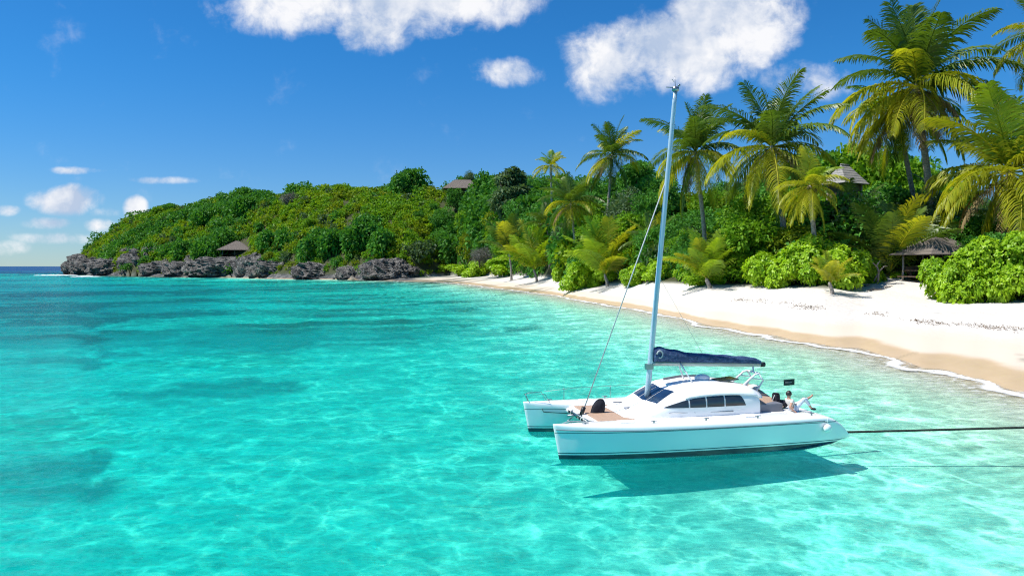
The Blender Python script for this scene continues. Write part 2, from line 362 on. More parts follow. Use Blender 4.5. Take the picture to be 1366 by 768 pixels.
# bright sunlight nets painted into the tint, as ripples would focus them
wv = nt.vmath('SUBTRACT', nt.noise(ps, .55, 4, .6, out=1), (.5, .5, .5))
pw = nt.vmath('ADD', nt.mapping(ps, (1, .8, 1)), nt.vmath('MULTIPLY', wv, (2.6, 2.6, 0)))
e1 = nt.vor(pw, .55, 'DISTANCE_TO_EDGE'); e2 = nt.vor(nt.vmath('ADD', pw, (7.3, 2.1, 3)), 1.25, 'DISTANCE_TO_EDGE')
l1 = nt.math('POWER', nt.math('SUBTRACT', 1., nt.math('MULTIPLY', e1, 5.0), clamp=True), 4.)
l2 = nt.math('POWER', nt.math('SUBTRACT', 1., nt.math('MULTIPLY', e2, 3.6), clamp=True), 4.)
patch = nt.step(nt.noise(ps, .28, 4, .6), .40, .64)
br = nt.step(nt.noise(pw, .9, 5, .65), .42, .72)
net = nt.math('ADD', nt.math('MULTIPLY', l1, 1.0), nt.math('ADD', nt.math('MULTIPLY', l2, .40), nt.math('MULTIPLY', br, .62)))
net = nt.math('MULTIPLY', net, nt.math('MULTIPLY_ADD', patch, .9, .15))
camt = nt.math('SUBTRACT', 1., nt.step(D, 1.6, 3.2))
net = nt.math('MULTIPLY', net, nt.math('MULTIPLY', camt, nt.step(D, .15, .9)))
rip = nt.math('SUBTRACT', nt.noise(nt.mapping(ps, (.6, 1.5, 1), rot=(0, 0, .25)), 1.1, 7, .66, .5), .5)  # ripple light and dark, painted into the tint and body colour
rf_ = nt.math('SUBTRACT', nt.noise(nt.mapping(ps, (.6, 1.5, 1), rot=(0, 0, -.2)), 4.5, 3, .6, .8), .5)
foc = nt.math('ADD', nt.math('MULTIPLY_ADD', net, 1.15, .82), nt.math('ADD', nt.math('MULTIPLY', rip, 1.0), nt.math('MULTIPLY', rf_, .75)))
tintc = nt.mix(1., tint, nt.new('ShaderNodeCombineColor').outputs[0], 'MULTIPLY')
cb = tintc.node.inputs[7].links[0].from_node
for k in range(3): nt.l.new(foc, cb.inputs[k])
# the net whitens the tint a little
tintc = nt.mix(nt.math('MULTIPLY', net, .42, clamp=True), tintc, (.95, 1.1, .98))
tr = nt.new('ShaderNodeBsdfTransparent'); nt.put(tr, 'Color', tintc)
body = nt.new('ShaderNodeBsdfDiffuse')
deep = nt.step(D, 5., 11.)
bc = nt.mix(nt.step(D, 2.0, 4.2), (.0, .49, .43), (.0, .25, .34)); bc = nt.mix(deep, bc, (.001, .045, .15)); bc = nt.mix(nt.math('MULTIPLY_ADD', rip, 1.6, .5, clamp=True), nt.mix(1., bc, (.62, .70, .74), 'MULTIPLY'), bc); nt.put(body, 'Color', bc)
bfac = nt.math('ADD', nt.math('MULTIPLY', nt.step(D, .3, 1.9), .44), nt.math('MULTIPLY', deep, .62))
bfac = nt.math('MULTIPLY', bfac, nt.math('MULTIPLY_ADD', nt.attr('reef'), -.62, 1.))
# ripples
r1 = nt.noise(nt.mapping(ps, (.75, 1.25, 1), rot=(0, 0, .35)), 1.5, 7, .62, .6)
r2 = nt.noise(nt.mapping(ps, (.55, 1.5, 1), rot=(0, 0, .2)), .35, 5, .6, .4)
r3 = nt.noise(nt.mapping(ps, (.5, 1.8, 1)), .07, 4, .55)
hgt = nt.math('ADD', nt.math('ADD', nt.math('MULTIPLY', rf_, .05), nt.math('MULTIPLY', r1, .24)), nt.math('ADD', nt.math('MULTIPLY', r2, .55), nt.math('MULTIPLY', r3, 1.4)))
bn = nt.bump(hgt, 1., .55)
nt.put(body, 'Normal', bn)
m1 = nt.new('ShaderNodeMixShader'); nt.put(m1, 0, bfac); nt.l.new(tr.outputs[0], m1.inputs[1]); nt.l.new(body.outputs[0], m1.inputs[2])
fr = nt.new('ShaderNodeFresnel'); nt.put(fr, 'IOR', 1.33); nt.put(fr, 'Normal', bn)
gl = nt.new('ShaderNodeBsdfGlossy'); nt.put(gl, 'Roughness', .14); nt.put(gl, 'Normal', bn); nt.put(gl, 'Color', (.9, .95, 1))
m2 = nt.new('ShaderNodeMixShader'); nt.put(m2, 0, nt.math('MINIMUM', nt.math('MULTIPLY', fr.outputs[0], .42), .22)); nt.l.new(m1.outputs[0], m2.inputs[1]); nt.l.new(gl.outputs[0], m2.inputs[2])
# foam lying on the water: swash edge and surf at the headland tip
fo = nt.new('ShaderNodeBsdfDiffuse'); nt.put(fo, 'Color', (.9, .92, .92))
fn = nt.noise(ps, 1.6, 6, .7, .5); fn2 = nt.noise(ps, .16, 3)
edge = nt.math('SUBTRACT', 1., nt.step(nt.math('ABSOLUTE', nt.math('SUBTRACT', D, nt.math('MULTIPLY_ADD', fn2, .34, -.10))), .0, .05))
lace = nt.math('SUBTRACT', 1., nt.math('MULTIPLY', nt.vor(nt.vmath('ADD', ps, nt.vmath('MULTIPLY', wv, (1.5, 1.5, 0))), 1.4, 'DISTANCE_TO_EDGE'), 4.), clamp=True)
near = nt.math('SUBTRACT', 1., nt.step(D, .03, .55))
fm = nt.math('MAXIMUM', nt.math('MULTIPLY', edge, nt.step(fn, .26, .5)), nt.math('MULTIPLY', nt.math('MULTIPLY', near, lace), nt.math('MULTIPLY', nt.step(fn, .46, .66), .6)))
m3 = nt.new('ShaderNodeMixShader'); nt.put(m3, 0, fm); nt.l.new(m2.outputs[0], m3.inputs[1]); nt.l.new(fo.outputs[0], m3.inputs[2])
nt.l.new(m3.outputs[0], out.inputs[0])
me.materials.append(m); me.polygons.foreach_set('use_smooth', np.ones(len(FW), bool))
g = link('water', me); tag(g, kind='structure')
g.location.z = 0.0

# ------------------------------------------------------------------ boat materials
M = {}
m, nt, out = newmat('hull_paint'); p = nt.new('ShaderNodeBsdfPrincipled')
o = nt.coord(); s3 = nt.new('ShaderNodeSeparateXYZ'); nt.l.new(o, s3.inputs[0]); z = s3.outputs[2]
def band(a, b): return nt.math('MULTIPLY', nt.math('GREATER_THAN', z, a), nt.math('LESS_THAN', z, b))
c = nt.mix(nt.noise(nt.mapping(o, (.6, 1, 2)), 1.2, 4), (.88, .87, .88), (.83, .83, .84))
c = nt.mix(nt.step(z, .90, .93), c, (.88, .89, .88))
c = nt.mix(nt.math('LESS_THAN', z, .145), c, (.012, .03, .06))
c = nt.mix(band(.19, .225), c, (.03, .09, .13))
c = nt.mix(band(.885, .912), c, (.10, .16, .18))
nt.put(p, 'Base Color', c); nt.put(p, 'Roughness', .22); nt.put(p, 'Coat Weight', .35); nt.l.new(p.outputs[0], out.inputs[0]); M['hull'] = m
M['white'] = pbr('gelcoat_white', (.88, .88, .87), .3, .5, 0, (.84, .85, .84), 1.4)
M['nonskid'] = pbr('nonskid_white', (.85, .85, .83), .7, .3, 0, (.79, .79, .78), 2.5, .2, 60)
M['steel'] = pbr('stainless_steel', (.32, .34, .36), .3, .5, .9)
M['dark'] = pbr('dark_fabric', (.012, .013, .018), .75, .3, 0, (.03, .03, .04), 6)
M['line'] = pbr('grey_line', (.45, .50, .50), .6)
M['black'] = pbr('black_rubber', (.01, .012, .014), .5)
M['grey'] = pbr('grey_panel', (.16, .17, .20), .6)
M['alu'] = pbr('mast_aluminium', (.52, .66, .72), .35, .5, .25, (.44, .58, .66), 1.2)
M['cream'] = pbr('cream_canvas', (.62, .60, .54), .7)
m, nt, out = newmat('teak'); p = nt.new('ShaderNodeBsdfPrincipled'); o = nt.coord()
wv_ = nt.new('ShaderNodeTexWave'); wv_.bands_direction = 'Y'; nt.put(wv_, 'Vector', o); nt.put(wv_, 'Scale', 3.4); nt.put(wv_, 'Distortion', .3)
c = nt.mix(nt.noise(nt.mapping(o, (1, 9, 9)), 3, 4), (.42, .27, .18), (.52, .36, .25))
c = nt.mix(nt.step(wv_.outputs['Fac'], .03, .0), c, (.12, .08, .06)); nt.put(p, 'Base Color', c); nt.put(p, 'Roughness', .65)
nt.l.new(p.outputs[0], out.inputs[0]); M['teak'] = m
m, nt, out = newmat('tinted_glass'); p = nt.new('ShaderNodeBsdfPrincipled'); o = nt.coord()
nt.put(p, 'Base Color', nt.mix(nt.noise(nt.mapping(o, (1, .4, 3)), 2.2, 3), (.012, .02, .03), (.05, .06, .065))); nt.put(p, 'Roughness', .07); nt.put(p, 'Specular IOR Level', .8); nt.l.new(p.outputs[0], out.inputs[0]); M['glass'] = m
m, nt, out = newmat('windscreen_glass'); p = nt.new('ShaderNodeBsdfPrincipled'); o = nt.coord()
nt.put(p, 'Base Color', nt.mix(nt.noise(nt.mapping(o, (1, .5, 1)), 2.5, 3), (.008, .015, .035), (.02, .045, .10))); nt.put(p, 'Roughness', .06); nt.put(p, 'Specular IOR Level', .8); nt.l.new(p.outputs[0], out.inputs[0]); M['wglass'] = m
m, nt, out = newmat('navy_canvas'); p = nt.new('ShaderNodeBsdfPrincipled'); o = nt.coord()
n_ = nt.noise(nt.mapping(o, (1.6, 1, 2.6)), 3.2, 5, .6, .6)
nt.put(p, 'Base Color', nt.mix(nt.step(n_, .4, .65), (.018, .045, .13), (.05, .10, .21))); nt.put(p, 'Roughness', .8)
nt.put(p, 'Normal', nt.bump(n_, .9, .12)); nt.l.new(p.outputs[0], out.inputs[0]); M['navy'] = m

# ------------------------------------------------------------------ catamaran
cat = empty('catamaran', (6.47, 28.1, 0), math.atan2(-.221, -.9755), 'white sailing catamaran with bare mast and navy sail cover, anchored off the beach', 'catamaran')
def lerpt(x, xs, ys): return float(np.interp(x, xs, ys))
BX = [-5.5, -5.0, -4.2, -2, 0.5, 2.5, 4, 5, 5.45, 5.7]; BB = [.34, .46, .56, .64, .65, .6, .44, .23, .11, .035]
TX = [-5.5, -5.3, -5.05, -4.75, -4.45, -4.1, 0, 3, 5.7]; TZ = [.34, .56, .80, .99, 1.09, 1.12, 1.13, 1.14, 1.19]
KX = [-5.5, -5.2, -4.8, -3, 0, 4, 5.3, 5.6, 5.7]; KZ = [.20, .10, -.05, -.28, -.38, -.33, -.25, -.15, -.02]
SEC = [(0, 0), (.45, .05), (.72, .15), (.84, .27), (.90, .42), (.95, .58), (.98, .72), (1.0, .84), (1.0, .88), (.975, .93), (.90, .965), (.7, .99), (.35, 1.0)]
def hull(side):
    mb = MB(); xs = list(np.concatenate([np.linspace(-5.5, -4.2, 16), np.linspace(-4.0, 4.4, 26), np.linspace(4.6, 5.7, 12)]))
    ring = [(-a, b) for a, b in SEC[::-1][:-1]]+[(a, b) for a, b in SEC]
    n = len(ring); vs = []; fs = []
    for x in xs:
        b = lerpt(x, BX, BB); t = lerpt(x, TX, TZ); k = lerpt(x, KX, KZ)
        for (a, h) in ring:
            z = k+(t-k)*h
            xx = x-(max(0, x-4.2)/1.5)*.22*(1-h)          # raked stem
            vs.append((xx, 2.13*side+a*b, z))
    for i in range(len(xs)-1):
        for j in range(n):
            fs.append((i*n+j, (i+1)*n+j, (i+1)*n+(j+1) % n, i*n+(j+1) % n))
    fs.append(tuple(range(n))); fs.append(tuple((len(xs)-1)*n+j for j in range(n))[::-1])
    mb.add(vs, fs, 0, True)
    h = mb.build('hull', M['hull'], cat)
    # rubbing strip just below the gunwale
    rb = MB(); pts = []
    for x in np.linspace(-4.3, 5.62, 40):
        b = lerpt(x, BX, BB); t = lerpt(x, TX, TZ); k = lerpt(x, KX, KZ); pts.append((x, 2.13*side+side*(b*1.0+.002), k+(t-k)*.865))
    rb.tube(pts, .014, 6); rb.build('rub_rail', M['grey'], h)
    # deck hatch and cleats
    for (x, y) in ((3.1, 0), (-1.6, 0)):
        hb = MB(); hb.box((x, 2.13*side+y, 1.145), (.52, .42, .05)); hb.build('deck_hatch', M['nonskid'], h, .012)
    for x in (4.6, 2.2, .25, -1.75, -3.9):
        cb_ = MB(); y = 2.13*side+side*.33*(1 if x < 4 else .4); zt = 1.13
        cb_.box((x, y, zt+.03), (.05, .03, .07)); cb_.tube([(x-.11, y, zt+.075), (x+.11, y, zt+.075)], .016, 6); cb_.build('cleat', M['steel'], h)
    return h
hp = hull(1); hs_ = hull(-1)
# bridge deck between the hulls
mb = MB(); mb.box((-1.0, 0, .93), (6.9, 3.5, .34)); mb.build('bridge_deck', M['white'], cat, .03)
mb = MB(); mb.box((-3.9, 0, .97), (1.0, 3.3, .22)); mb.build('aft_deck', M['nonskid'], cat, .03)
mb = MB(); mb.box((2.95, 0, .93), (1.9, 3.42, .2)); mb.build('foredeck', M['white'], cat, .02)
for (y, ww) in ((-.74, 1.42), (.74, 1.42)):
    mb = MB(); mb.box((3.15, y, 1.052), (1.36, ww, .036)); mb.build('deck_panel', M['teak'], cat, .006)
mb = MB(); mb.tube([(3.98, -1.75, .86), (3.98, 1.75, .86)], .1, 12); mb.box((3.96, 0, 1.0), (.06, 3.2, .07)); mb.build('crossbeam', M['white'], cat)
mb = MB()
for y in np.linspace(-1.25, 1.25, 9): mb.box((4.087, y, .89), (.02, .2, .10))  # black blocks painted in for the dark of the gaps along the beam front
mb.build('beam_gap_dark', M['black'], cat)
mb = MB()   # seagull striker and anchor roller ahead of the beam
mb.tube([(3.98, -1.2, .95), (4.35, -.15, 1.13), (4.35, .15, 1.13), (3.98, 1.2, .95)], .025, 6)
mb.tube([(3.9, 0, 1.0), (4.55, 0, 1.0)], .05, 8); mb.tube([(4.0, -.7, .9), (4.5, -.1, .78)], .02, 6); mb.tube([(4.0, .7, .9), (4.5, .1, .78)], .02, 6)
mb.build('bowsprit', M['steel'], cat)
mb = MB()   # black bagged staysail at the stay foot
def wedge(u, v):
    z = 1.07+.50*v; w = .29*math.sqrt(max(0, 1-(v*.97)**2.6)); an = 2*math.pi*u
    return (3.38+w*math.cos(an)*.95-.12*v, w*.45*math.sin(an), z)
mb.grid(wedge, 20, 10, closeu=True); mb.build('sail_bag', M['dark'], cat)
# ------- cabin
CX = [2.75, 2.35, 1.95, 1.6, 1.25, .9, .5, 0, -.6, -1.3, -2.0, -2.25, -2.38]
CZ = [1.08, 1.18, 1.32, 1.49, 1.69, 1.87, 2.00, 2.07, 2.10, 2.08, 2.01, 1.96, 1.84]
CW = [1.15, 1.34, 1.45, 1.53, 1.60, 1.66, 1.70, 1.72, 1.72, 1.70, 1.66, 1.62, 1.58]
ZB = .98; NN = 5.0
def cw(x): return lerpt(-x, [-c for c in CX], CW)
def czt(x): return lerpt(-x, [-c for c in CX], CZ)
def cz(x, y):
    w_ = cw(x); t = min(abs(y)/w_, 1); return ZB+(czt(x)-ZB)*(1-t**NN)**(1/NN)
def cy(x, z):
    t = min(max((z-ZB)/(czt(x)-ZB), 0), 1); return cw(x)*(1-t**NN)**(1/NN)
def shell(mb, xs, off=0., amin=0., n=36):
    def fn(u, v):
        x = xs[int(round(u*(len(xs)-1)))]; an = math.pi*(amin+(1-2*amin)*v)
        w_ = cw(x)+off; h = czt(x)-ZB+off; c, s = math.cos(an), math.sin(an)
        e = 2/NN
        return (x, w_*math.copysign(abs(c)**e, c), ZB+h*abs(s)**e)
    mb.grid(fn, len(xs), n)
XS_ = list(np.concatenate([np.linspace(2.75, .4, 20), np.linspace(.2, -2.38, 22)]))
mb = MB(); shell(mb, XS_); n0 = len(mb.v)
xs = XS_[-1]; last = [mb.v[(len(XS_)-1)*36+j] for j in range(36)]
mb.add(last, [tuple(range(36))[::-1]], 0, False)
cabin = mb.build('cabin', M['white'], cat)
mb = MB(); XR = list(np.linspace(.62, -2.5, 26)); shell(mb, XR, .028, .165, 30)
r_ = mb.build('roof', M['white'], cabin); sm = r_.modifiers.new('solid', 'SOLIDIFY'); sm.thickness = .045; sm.offset = -.3
# side windows: four each side, divided by narrow posts
def topz(x): return float(np.interp(-x, [-1.40, -1.1, -.7, -.3, .2, .8, 1.5, 1.62, 1.74], [1.455, 1.56, 1.68, 1.755, 1.80, 1.82, 1.81, 1.74, 1.45]))
for side in (1, -1):
    for (xa, xb) in ((1.40, .53), (.48, -.13), (-.18, -.86), (-.91, -1.74)):
        mb = MB()
        def wf(u, v, xa=xa, xb=xb, side=side):
            x = xa+(xb-xa)*u; zb = 1.44; z = zb+(max(topz(x), zb+.004)-zb)*v
            return (x, side*(cy(x, z)+.014), z)
        mb.grid(wf, 12, 7); mb.build('window', M['glass'], cabin)
    mb = MB(); mb.tube([(1.25, side*1.66, 1.27), (-1.2, side*1.735, 1.25)], .012, 6)
    for x in (1.25, .3, -1.2): mb.tube([(x, side*1.64, 1.27), (x, side*(cw(x)+.03), 1.26)], .012, 6)
    mb.build('handrail', M['steel'], cabin)
for (ya, yb) in ((-1.12, -.42), (-.36, .30), (.36, 1.12)):
    mb = MB()
    def wf(u, v, ya=ya, yb=yb):
        x = .86+(1.62-.86)*u; sh = 1-.12*(1-u)
        y = (ya+(yb-ya)*v)*sh; return (x-.10*abs(y), y, cz(x-.10*abs(y), y)+.016)
    mb.grid(wf, 10, 8); mb.build('windscreen', M['wglass'], cabin)
mb = MB(); mb.tube([(.5, -.55, 2.14), (-.2, -.6, 2.22), (-1.3, -.6, 2.21)], [.05, .05, .03], 8, flat=.3); mb.build('roof_rail', M['grey'], cabin)
mb = MB(); mb.ball((-.9, -.1, 2.2), .28, 0, (1.1, .8, .55)); mb.build('radome', M['white'], cabin)
mb = MB(); mb.box((-1.75, .1, 2.155), (.8, .7, .05), (0, .09, 0)); mb.build('roof_hatch', M['glass'], cabin, .01)
mb = MB(); mb.box((2.2, -.8, 1.27), (.5, .06, .03)); mb.build('vent', M['grey'], cabin); mb = MB(); mb.box((2.3, .2, 1.245), (.22, .07, .03)); mb.build('vent', M['grey'], cabin)
mb = MB(); mb.box((-2.392, .0, 1.4), (.02, 1.6, .72)); mb.build('cabin_door', M['glass'], cabin)
# ------- mast and boom
mb = MB()
mp = [Vector((1.40, 0, 1.6))+(Vector((.33, 0, 13.1))-Vector((1.40, 0, 1.6)))*t for t in np.linspace(0, 1, 24)]
mb.tube(mp, [.115-.03*t for t in np.linspace(0, 1, 24)], 14, flat=.7)
mast = mb.build('mast', M['alu'], cat)
mb = MB(); mb.tube([(.33, 0, 13.08), (.33, 0, 13.22)], .13, 12); mb.tube([(.33, 0, 13.2), (.36, 0, 13.62)], .012, 6); mb.tube([(.36, -.05, 13.42), (.5, .05, 13.5)], .01, 6)
mb.ball((.22, .08, 13.28), .05, 0, (1, 1, 1), 2); mb.box((.55, 0, 13.2), (.3, .03, .03)); mb.build('masthead_fitting', M['steel'], mast)
mb = MB(); mb.box((1.33, 0, 2.72), (.3, .16, .2)); mb.build('gooseneck', M['steel'], mast)
mb = MB(); mb.tube([(1.2, .0, 2.83), (-3.35, 0, 2.66)], .085, 12); boom = mb.build('boom', M['cream'], cat)
mb = MB(); mb.tube([(-3.32, 0, 2.665), (-3.5, 0, 2.655)], .1, 12); mb.build('boom_end', M['black'], boom)
mb = MB()
def cov(u, v):
    x = 1.17-4.45*u; an = -.28*math.pi+1.56*math.pi*v
    zb = 2.83-.17*(u*4.45/4.55)+.02
    h = float(np.interp(u, [0, .06, .22, .30, .6, .95, 1], [.56, .62, .50, .42, .36, .26, .16]))+.010*math.sin(u*31)
    w_ = .17+.06*(1-u)
    return (x, w_*math.cos(an)*(1+.05*math.sin(u*50+v*9)), zb+h*.5+h*.5*math.sin(an)*(1+.04*math.sin(u*40)))
mb.grid(cov, 46, 16); b0 = len(mb.v)
mb.add([cov(0, j/15) for j in range(16)], [tuple(range(16))], 0); mb.add([cov(1, j/15) for j in range(16)], [tuple(range(16))[::-1]], 0)
sc_ = mb.build('sail_cover', M['navy'], boom)
mb = MB(); mb.tube([(1.13+.03*math.cos(t), .24+.01*math.sin(t), 3.22) for t in (0, 1)], .02, 6)
mb.tube([(1.0+.11*math.cos(t), .235, 3.2+.13*math.sin(t)) for t in np.linspace(0, 5.2, 14)], .03, 8); mb.build('halyard_coil', M['line'], boom)
# topping struts and lazy jacks
mb = MB(); mb.tube([(.1, .1, 2.80), (-.25, .35, 2.16)], .03, 8); mb.tube([(.1, -.1, 2.80), (-.25, -.35, 2.16)], .03, 8); mb.build('boom_prop', M['white'], cat)
mb = MB()   # aft arch
for y in (-.42, .42):
    mb.tube([(-2.35, y, 1.95), (-2.85, y, 2.34), (-3.05, y, 2.38)], .04, 8); mb.tube([(-3.0, y, 2.38), (-3.2, y, 2.1), (-2.95, y, 1.75), (-2.75, y, 1.2)], .034, 8)
    mb.tube([(-2.7, y, 2.2), (-3.15, y, 2.15)], .025, 8)
mb.tube([(-3.02, -.42, 2.38), (-3.02, .42, 2.38)], .038, 8); mb.tube([(-3.02, 0, 2.38), (-3.02, 0, 2.6)], .04, 8)
mb.build('stern_arch', M['white'], cat)
# rigging
top = Vector((.62, 0, 9.9))
mb = MB(); mb.tube([(3.98, 0, 1.02), top], .024, 6); fs_ = mb.build('forestay', M['line'], cat)
mb = MB(); mb.tube([(4.0, 0, 1.03), (3.9, 0, 1.3)], .08, 10); mb.build('furling_drum', M['black'], fs_)
for s in (-1, 1):
    if s > 0: continue
    mb = MB(); mb.tube([(.2, s*2.5, 1.15), (.66, s*.06, 9.8)], .006, 5); mb.build('shroud', M['line'], cat)
    mb = MB(); mb.tube([(.95, s*.1, 6.2), (-.9, s*.1, 3.15)], .006, 5); mb.build('lazy_jack', M['line'], cat)
# bow rails and life lines
for s in (-1, 1):
    y = 2.13*s
    mb = MB()
    hh_ = .36 if s < 0 else .05
    if s < 0:
        mb.tube([(4.7, y-.3, 1.17), (4.9, y-.26, 1.5), (5.45, y-.1, 1.52), (5.66, y, 1.48), (5.45, y+.1, 1.52), (4.9, y+.26, 1.5), (4.7, y+.3, 1.17)], .011, 6)
        mb.tube([(5.5, y-.08, 1.2), (5.62, y-.02, 1.48)], .014, 6); mb.tube([(5.5, y+.08, 1.2), (5.62, y+.02, 1.48)], .014, 6)
        mb.build('bow_rail', M['steel'], cat)
        mb = MB(); mb.tube([(4.8, y-.28, 1.5), (3.4, y-.45, 1.58), (.9, y-.55, 1.6), (-2.4, y-.5, 1.6)], .009, 5); mb.build('lifeline', M['steel'], cat)
        for x in (3.9, 1.9, -.3, -2.4):
            mb = MB(); mb.tube([(x, y-.5+.06*(x > 3), 1.12), (x, y-.5+.06*(x > 3), 1.62)], .013, 6); mb.build('stanchion', M['steel'], cat)
    else:
        mb.tube([(5.35, y, 1.2), (5.1, y-.1, 1.24), (3.99, y-.75, 1.04)], .018, 6); mb.build('bow_line', M['line'], cat)
mb = MB(); mb.tube([(5.0, -1.87, .93), (4.95, -1.84, .80), (4.0, -1.55, .76)], .016, 6); mb.build('bow_bridle', M['black'], cat)
# cockpit
mb = MB(); mb.box((-2.9, .35, 1.22), (1.0, 2.2, .36), mi=0); st = mb.build('cockpit_seat', M['grey'], cat, .03)
mb = MB(); mb.box((-2.9, .3, 1.56), (1.15, 2.3, .06), (-.2, -.12, 0)); mb.build('seat_top', M['teak'], st, .01)
mb = MB(); mb.box((-2.8, -1.2, 1.45), (.9, .5, .4)); mb.build('seat_cushion', M['white'], st, .06)
mb = MB(); mb.box((-3.5, 0, 1.1), (.12, 3.2, .05)); mb.build('traveller', M['white'], cat, .01)
# small dark green flag on a thin rod at the stern
mb = MB(); mb.tube([(-3.18, .0, 2.1), (-4.4, .0, 1.98)], .010, 6); mb.build('flag_rod', M['steel'], cat)
m = pbr('dark_green_flag', (.012, .045, .04), .6, .3, 0, (.006, .02, .02), 8)
mb = MB()
mb.grid(lambda u, v: (-4.36-.5*u, .03*math.sin(u*5), 1.80+.24*v), 12, 5, 0); mb.grid(lambda u, v: (-4.42-.3*u, .03*math.sin((u*.6+.12)*5)+.008, 1.905+.018*v), 10, 2, 1)
fl = mb.build('flag', [m, M['line']], cat); q = fl.modifiers.new('solid', 'SOLIDIFY'); q.thickness = .01
def boatpt(x, y, z): return cat.matrix_basis @ Vector((x, y, z))
bpy.context.view_layer.update()
bw = lambda x, y, z: Matrix.Translation(cat.location) @ Matrix.Rotation(cat.rotation_euler.z, 4, 'Z') @ Vector((x, y, z))

# fender, bag, towel on the boat (things of their own)
BR = cat.rotation_euler.z
mb = MB(); mb.ball((0, 0, 0), .155, 0, (1, .72, 1), 3); mb.tube([(0, 0, .13), (0, -.03, .42)], .010, 5, 0); o = mb.build('fender', M['white'], None); o.location = bw(-4.33, 2.13+.56+.10, .70); o.rotation_euler.z = BR
tag(o, 'round white fender against the near hull close to its stern', 'fender')
mb = MB(); mb.grid(lambda u, v: ((.12+.03*math.sin(v*3.1))*math.cos(2*math.pi*u), .17*math.sin(2*math.pi*u), .56*v if v < .9 else .53), 14, 9, closeu=True)
mb.add([(.1*math.cos(2*math.pi*k/14), .14*math.sin(2*math.pi*k/14), .56) for k in range(14)], [tuple(range(14))]); o = mb.build('backpack', M['dark'])
mb = MB(); mb.box((-.14, 0, .2), (.08, .24, .24)); mb.build('pocket', M['dark'], o, .02); mb = MB(); mb.tube([(.1, .08, .5), (.2, .09, .3), (.12, .08, .1)], .015, 6); mb.build('strap', M['line'], o)
o.location = bw(-3.45, .9, 1.13); o.rotation_euler.z = BR; tag(o, 'black upright bag between the tan cockpit seat and the reclining person', 'bag')
m_t = pbr('towel_white', (.8, .78, .74), .9, .2, 0, (.7, .68, .63), 6, .5, 30)
mb = MB(); mb.ball((0, 0, 0), .2, 0, (1.3, 1.1, .6), 3); o = mb.build('towel', m_t); o.location = bw(-3.22, -.3, 1.72); o.rotation_euler.z = BR
tag(o, 'bundled white towel lying on top of the tan cockpit seat', 'towel')
mb = MB(); mb.ball((0, 0, 0), .17, 0, (1.2, .9, .95), 3); o = mb.build('dry_bag', M['dark']); o.location = bw(-3.72, .95, 1.27); o.rotation_euler.z = BR
tag(o, 'small round black bag on the aft deck behind the person', 'bag')

# ------------------------------------------------------------------ person (skinned skeleton, frozen to one mesh)
M['skin'] = pbr('skin', (.52, .29, .20), .5, .4, 0, (.48, .26, .18), 9)
M['hair'] = pbr('black_hair', (.012, .010, .009), .5, .5, 0, (.03, .022, .018), 30)
M['shirt'] = pbr('pale_shirt', (.78, .74, .68), .85, .2, 0, (.70, .66, .60), 7, .4, 25)
M['trouser'] = pbr('pale_trousers', (.66, .70, .78), .85, .2, 0, (.58, .62, .70), 7, .4, 25)
def skin_obj(name, chains, mat, parent, sub=2):
    bm = bmesh.new(); lay = bm.verts.layers.skin.verify(); V_ = {}
    first = True
    for ch in chains:
        prev = None
        for (k, p, r) in ch:
            if k not in V_:
                v = bm.verts.new(p); v[lay].radius = (r, r); V_[k] = v
                if first: v[lay].use_root = True; first = False
            if prev is not None and prev is not V_[k]: bm.edges.new((prev, V_[k]))
            prev = V_[k]
    me = bpy.data.meshes.new(name); bm.to_mesh(me); bm.free()
    o = bpy.data.objects.new(name, me); col.objects.link(o)
    o.modifiers.new('skin', 'SKIN').use_smooth_shade = True
    s_ = o.modifiers.new('sub', 'SUBSURF'); s_.levels = sub; s_.render_levels = sub
    dg = bpy.context.evaluated_depsgraph_get(); dg.update()
    m2 = bpy.data.meshes.new_from_object(o.evaluated_get(dg)); o.modifiers.clear(); o.data = m2
    m2.materials.clear(); m2.materials.append(mat); o.parent = parent
    return o
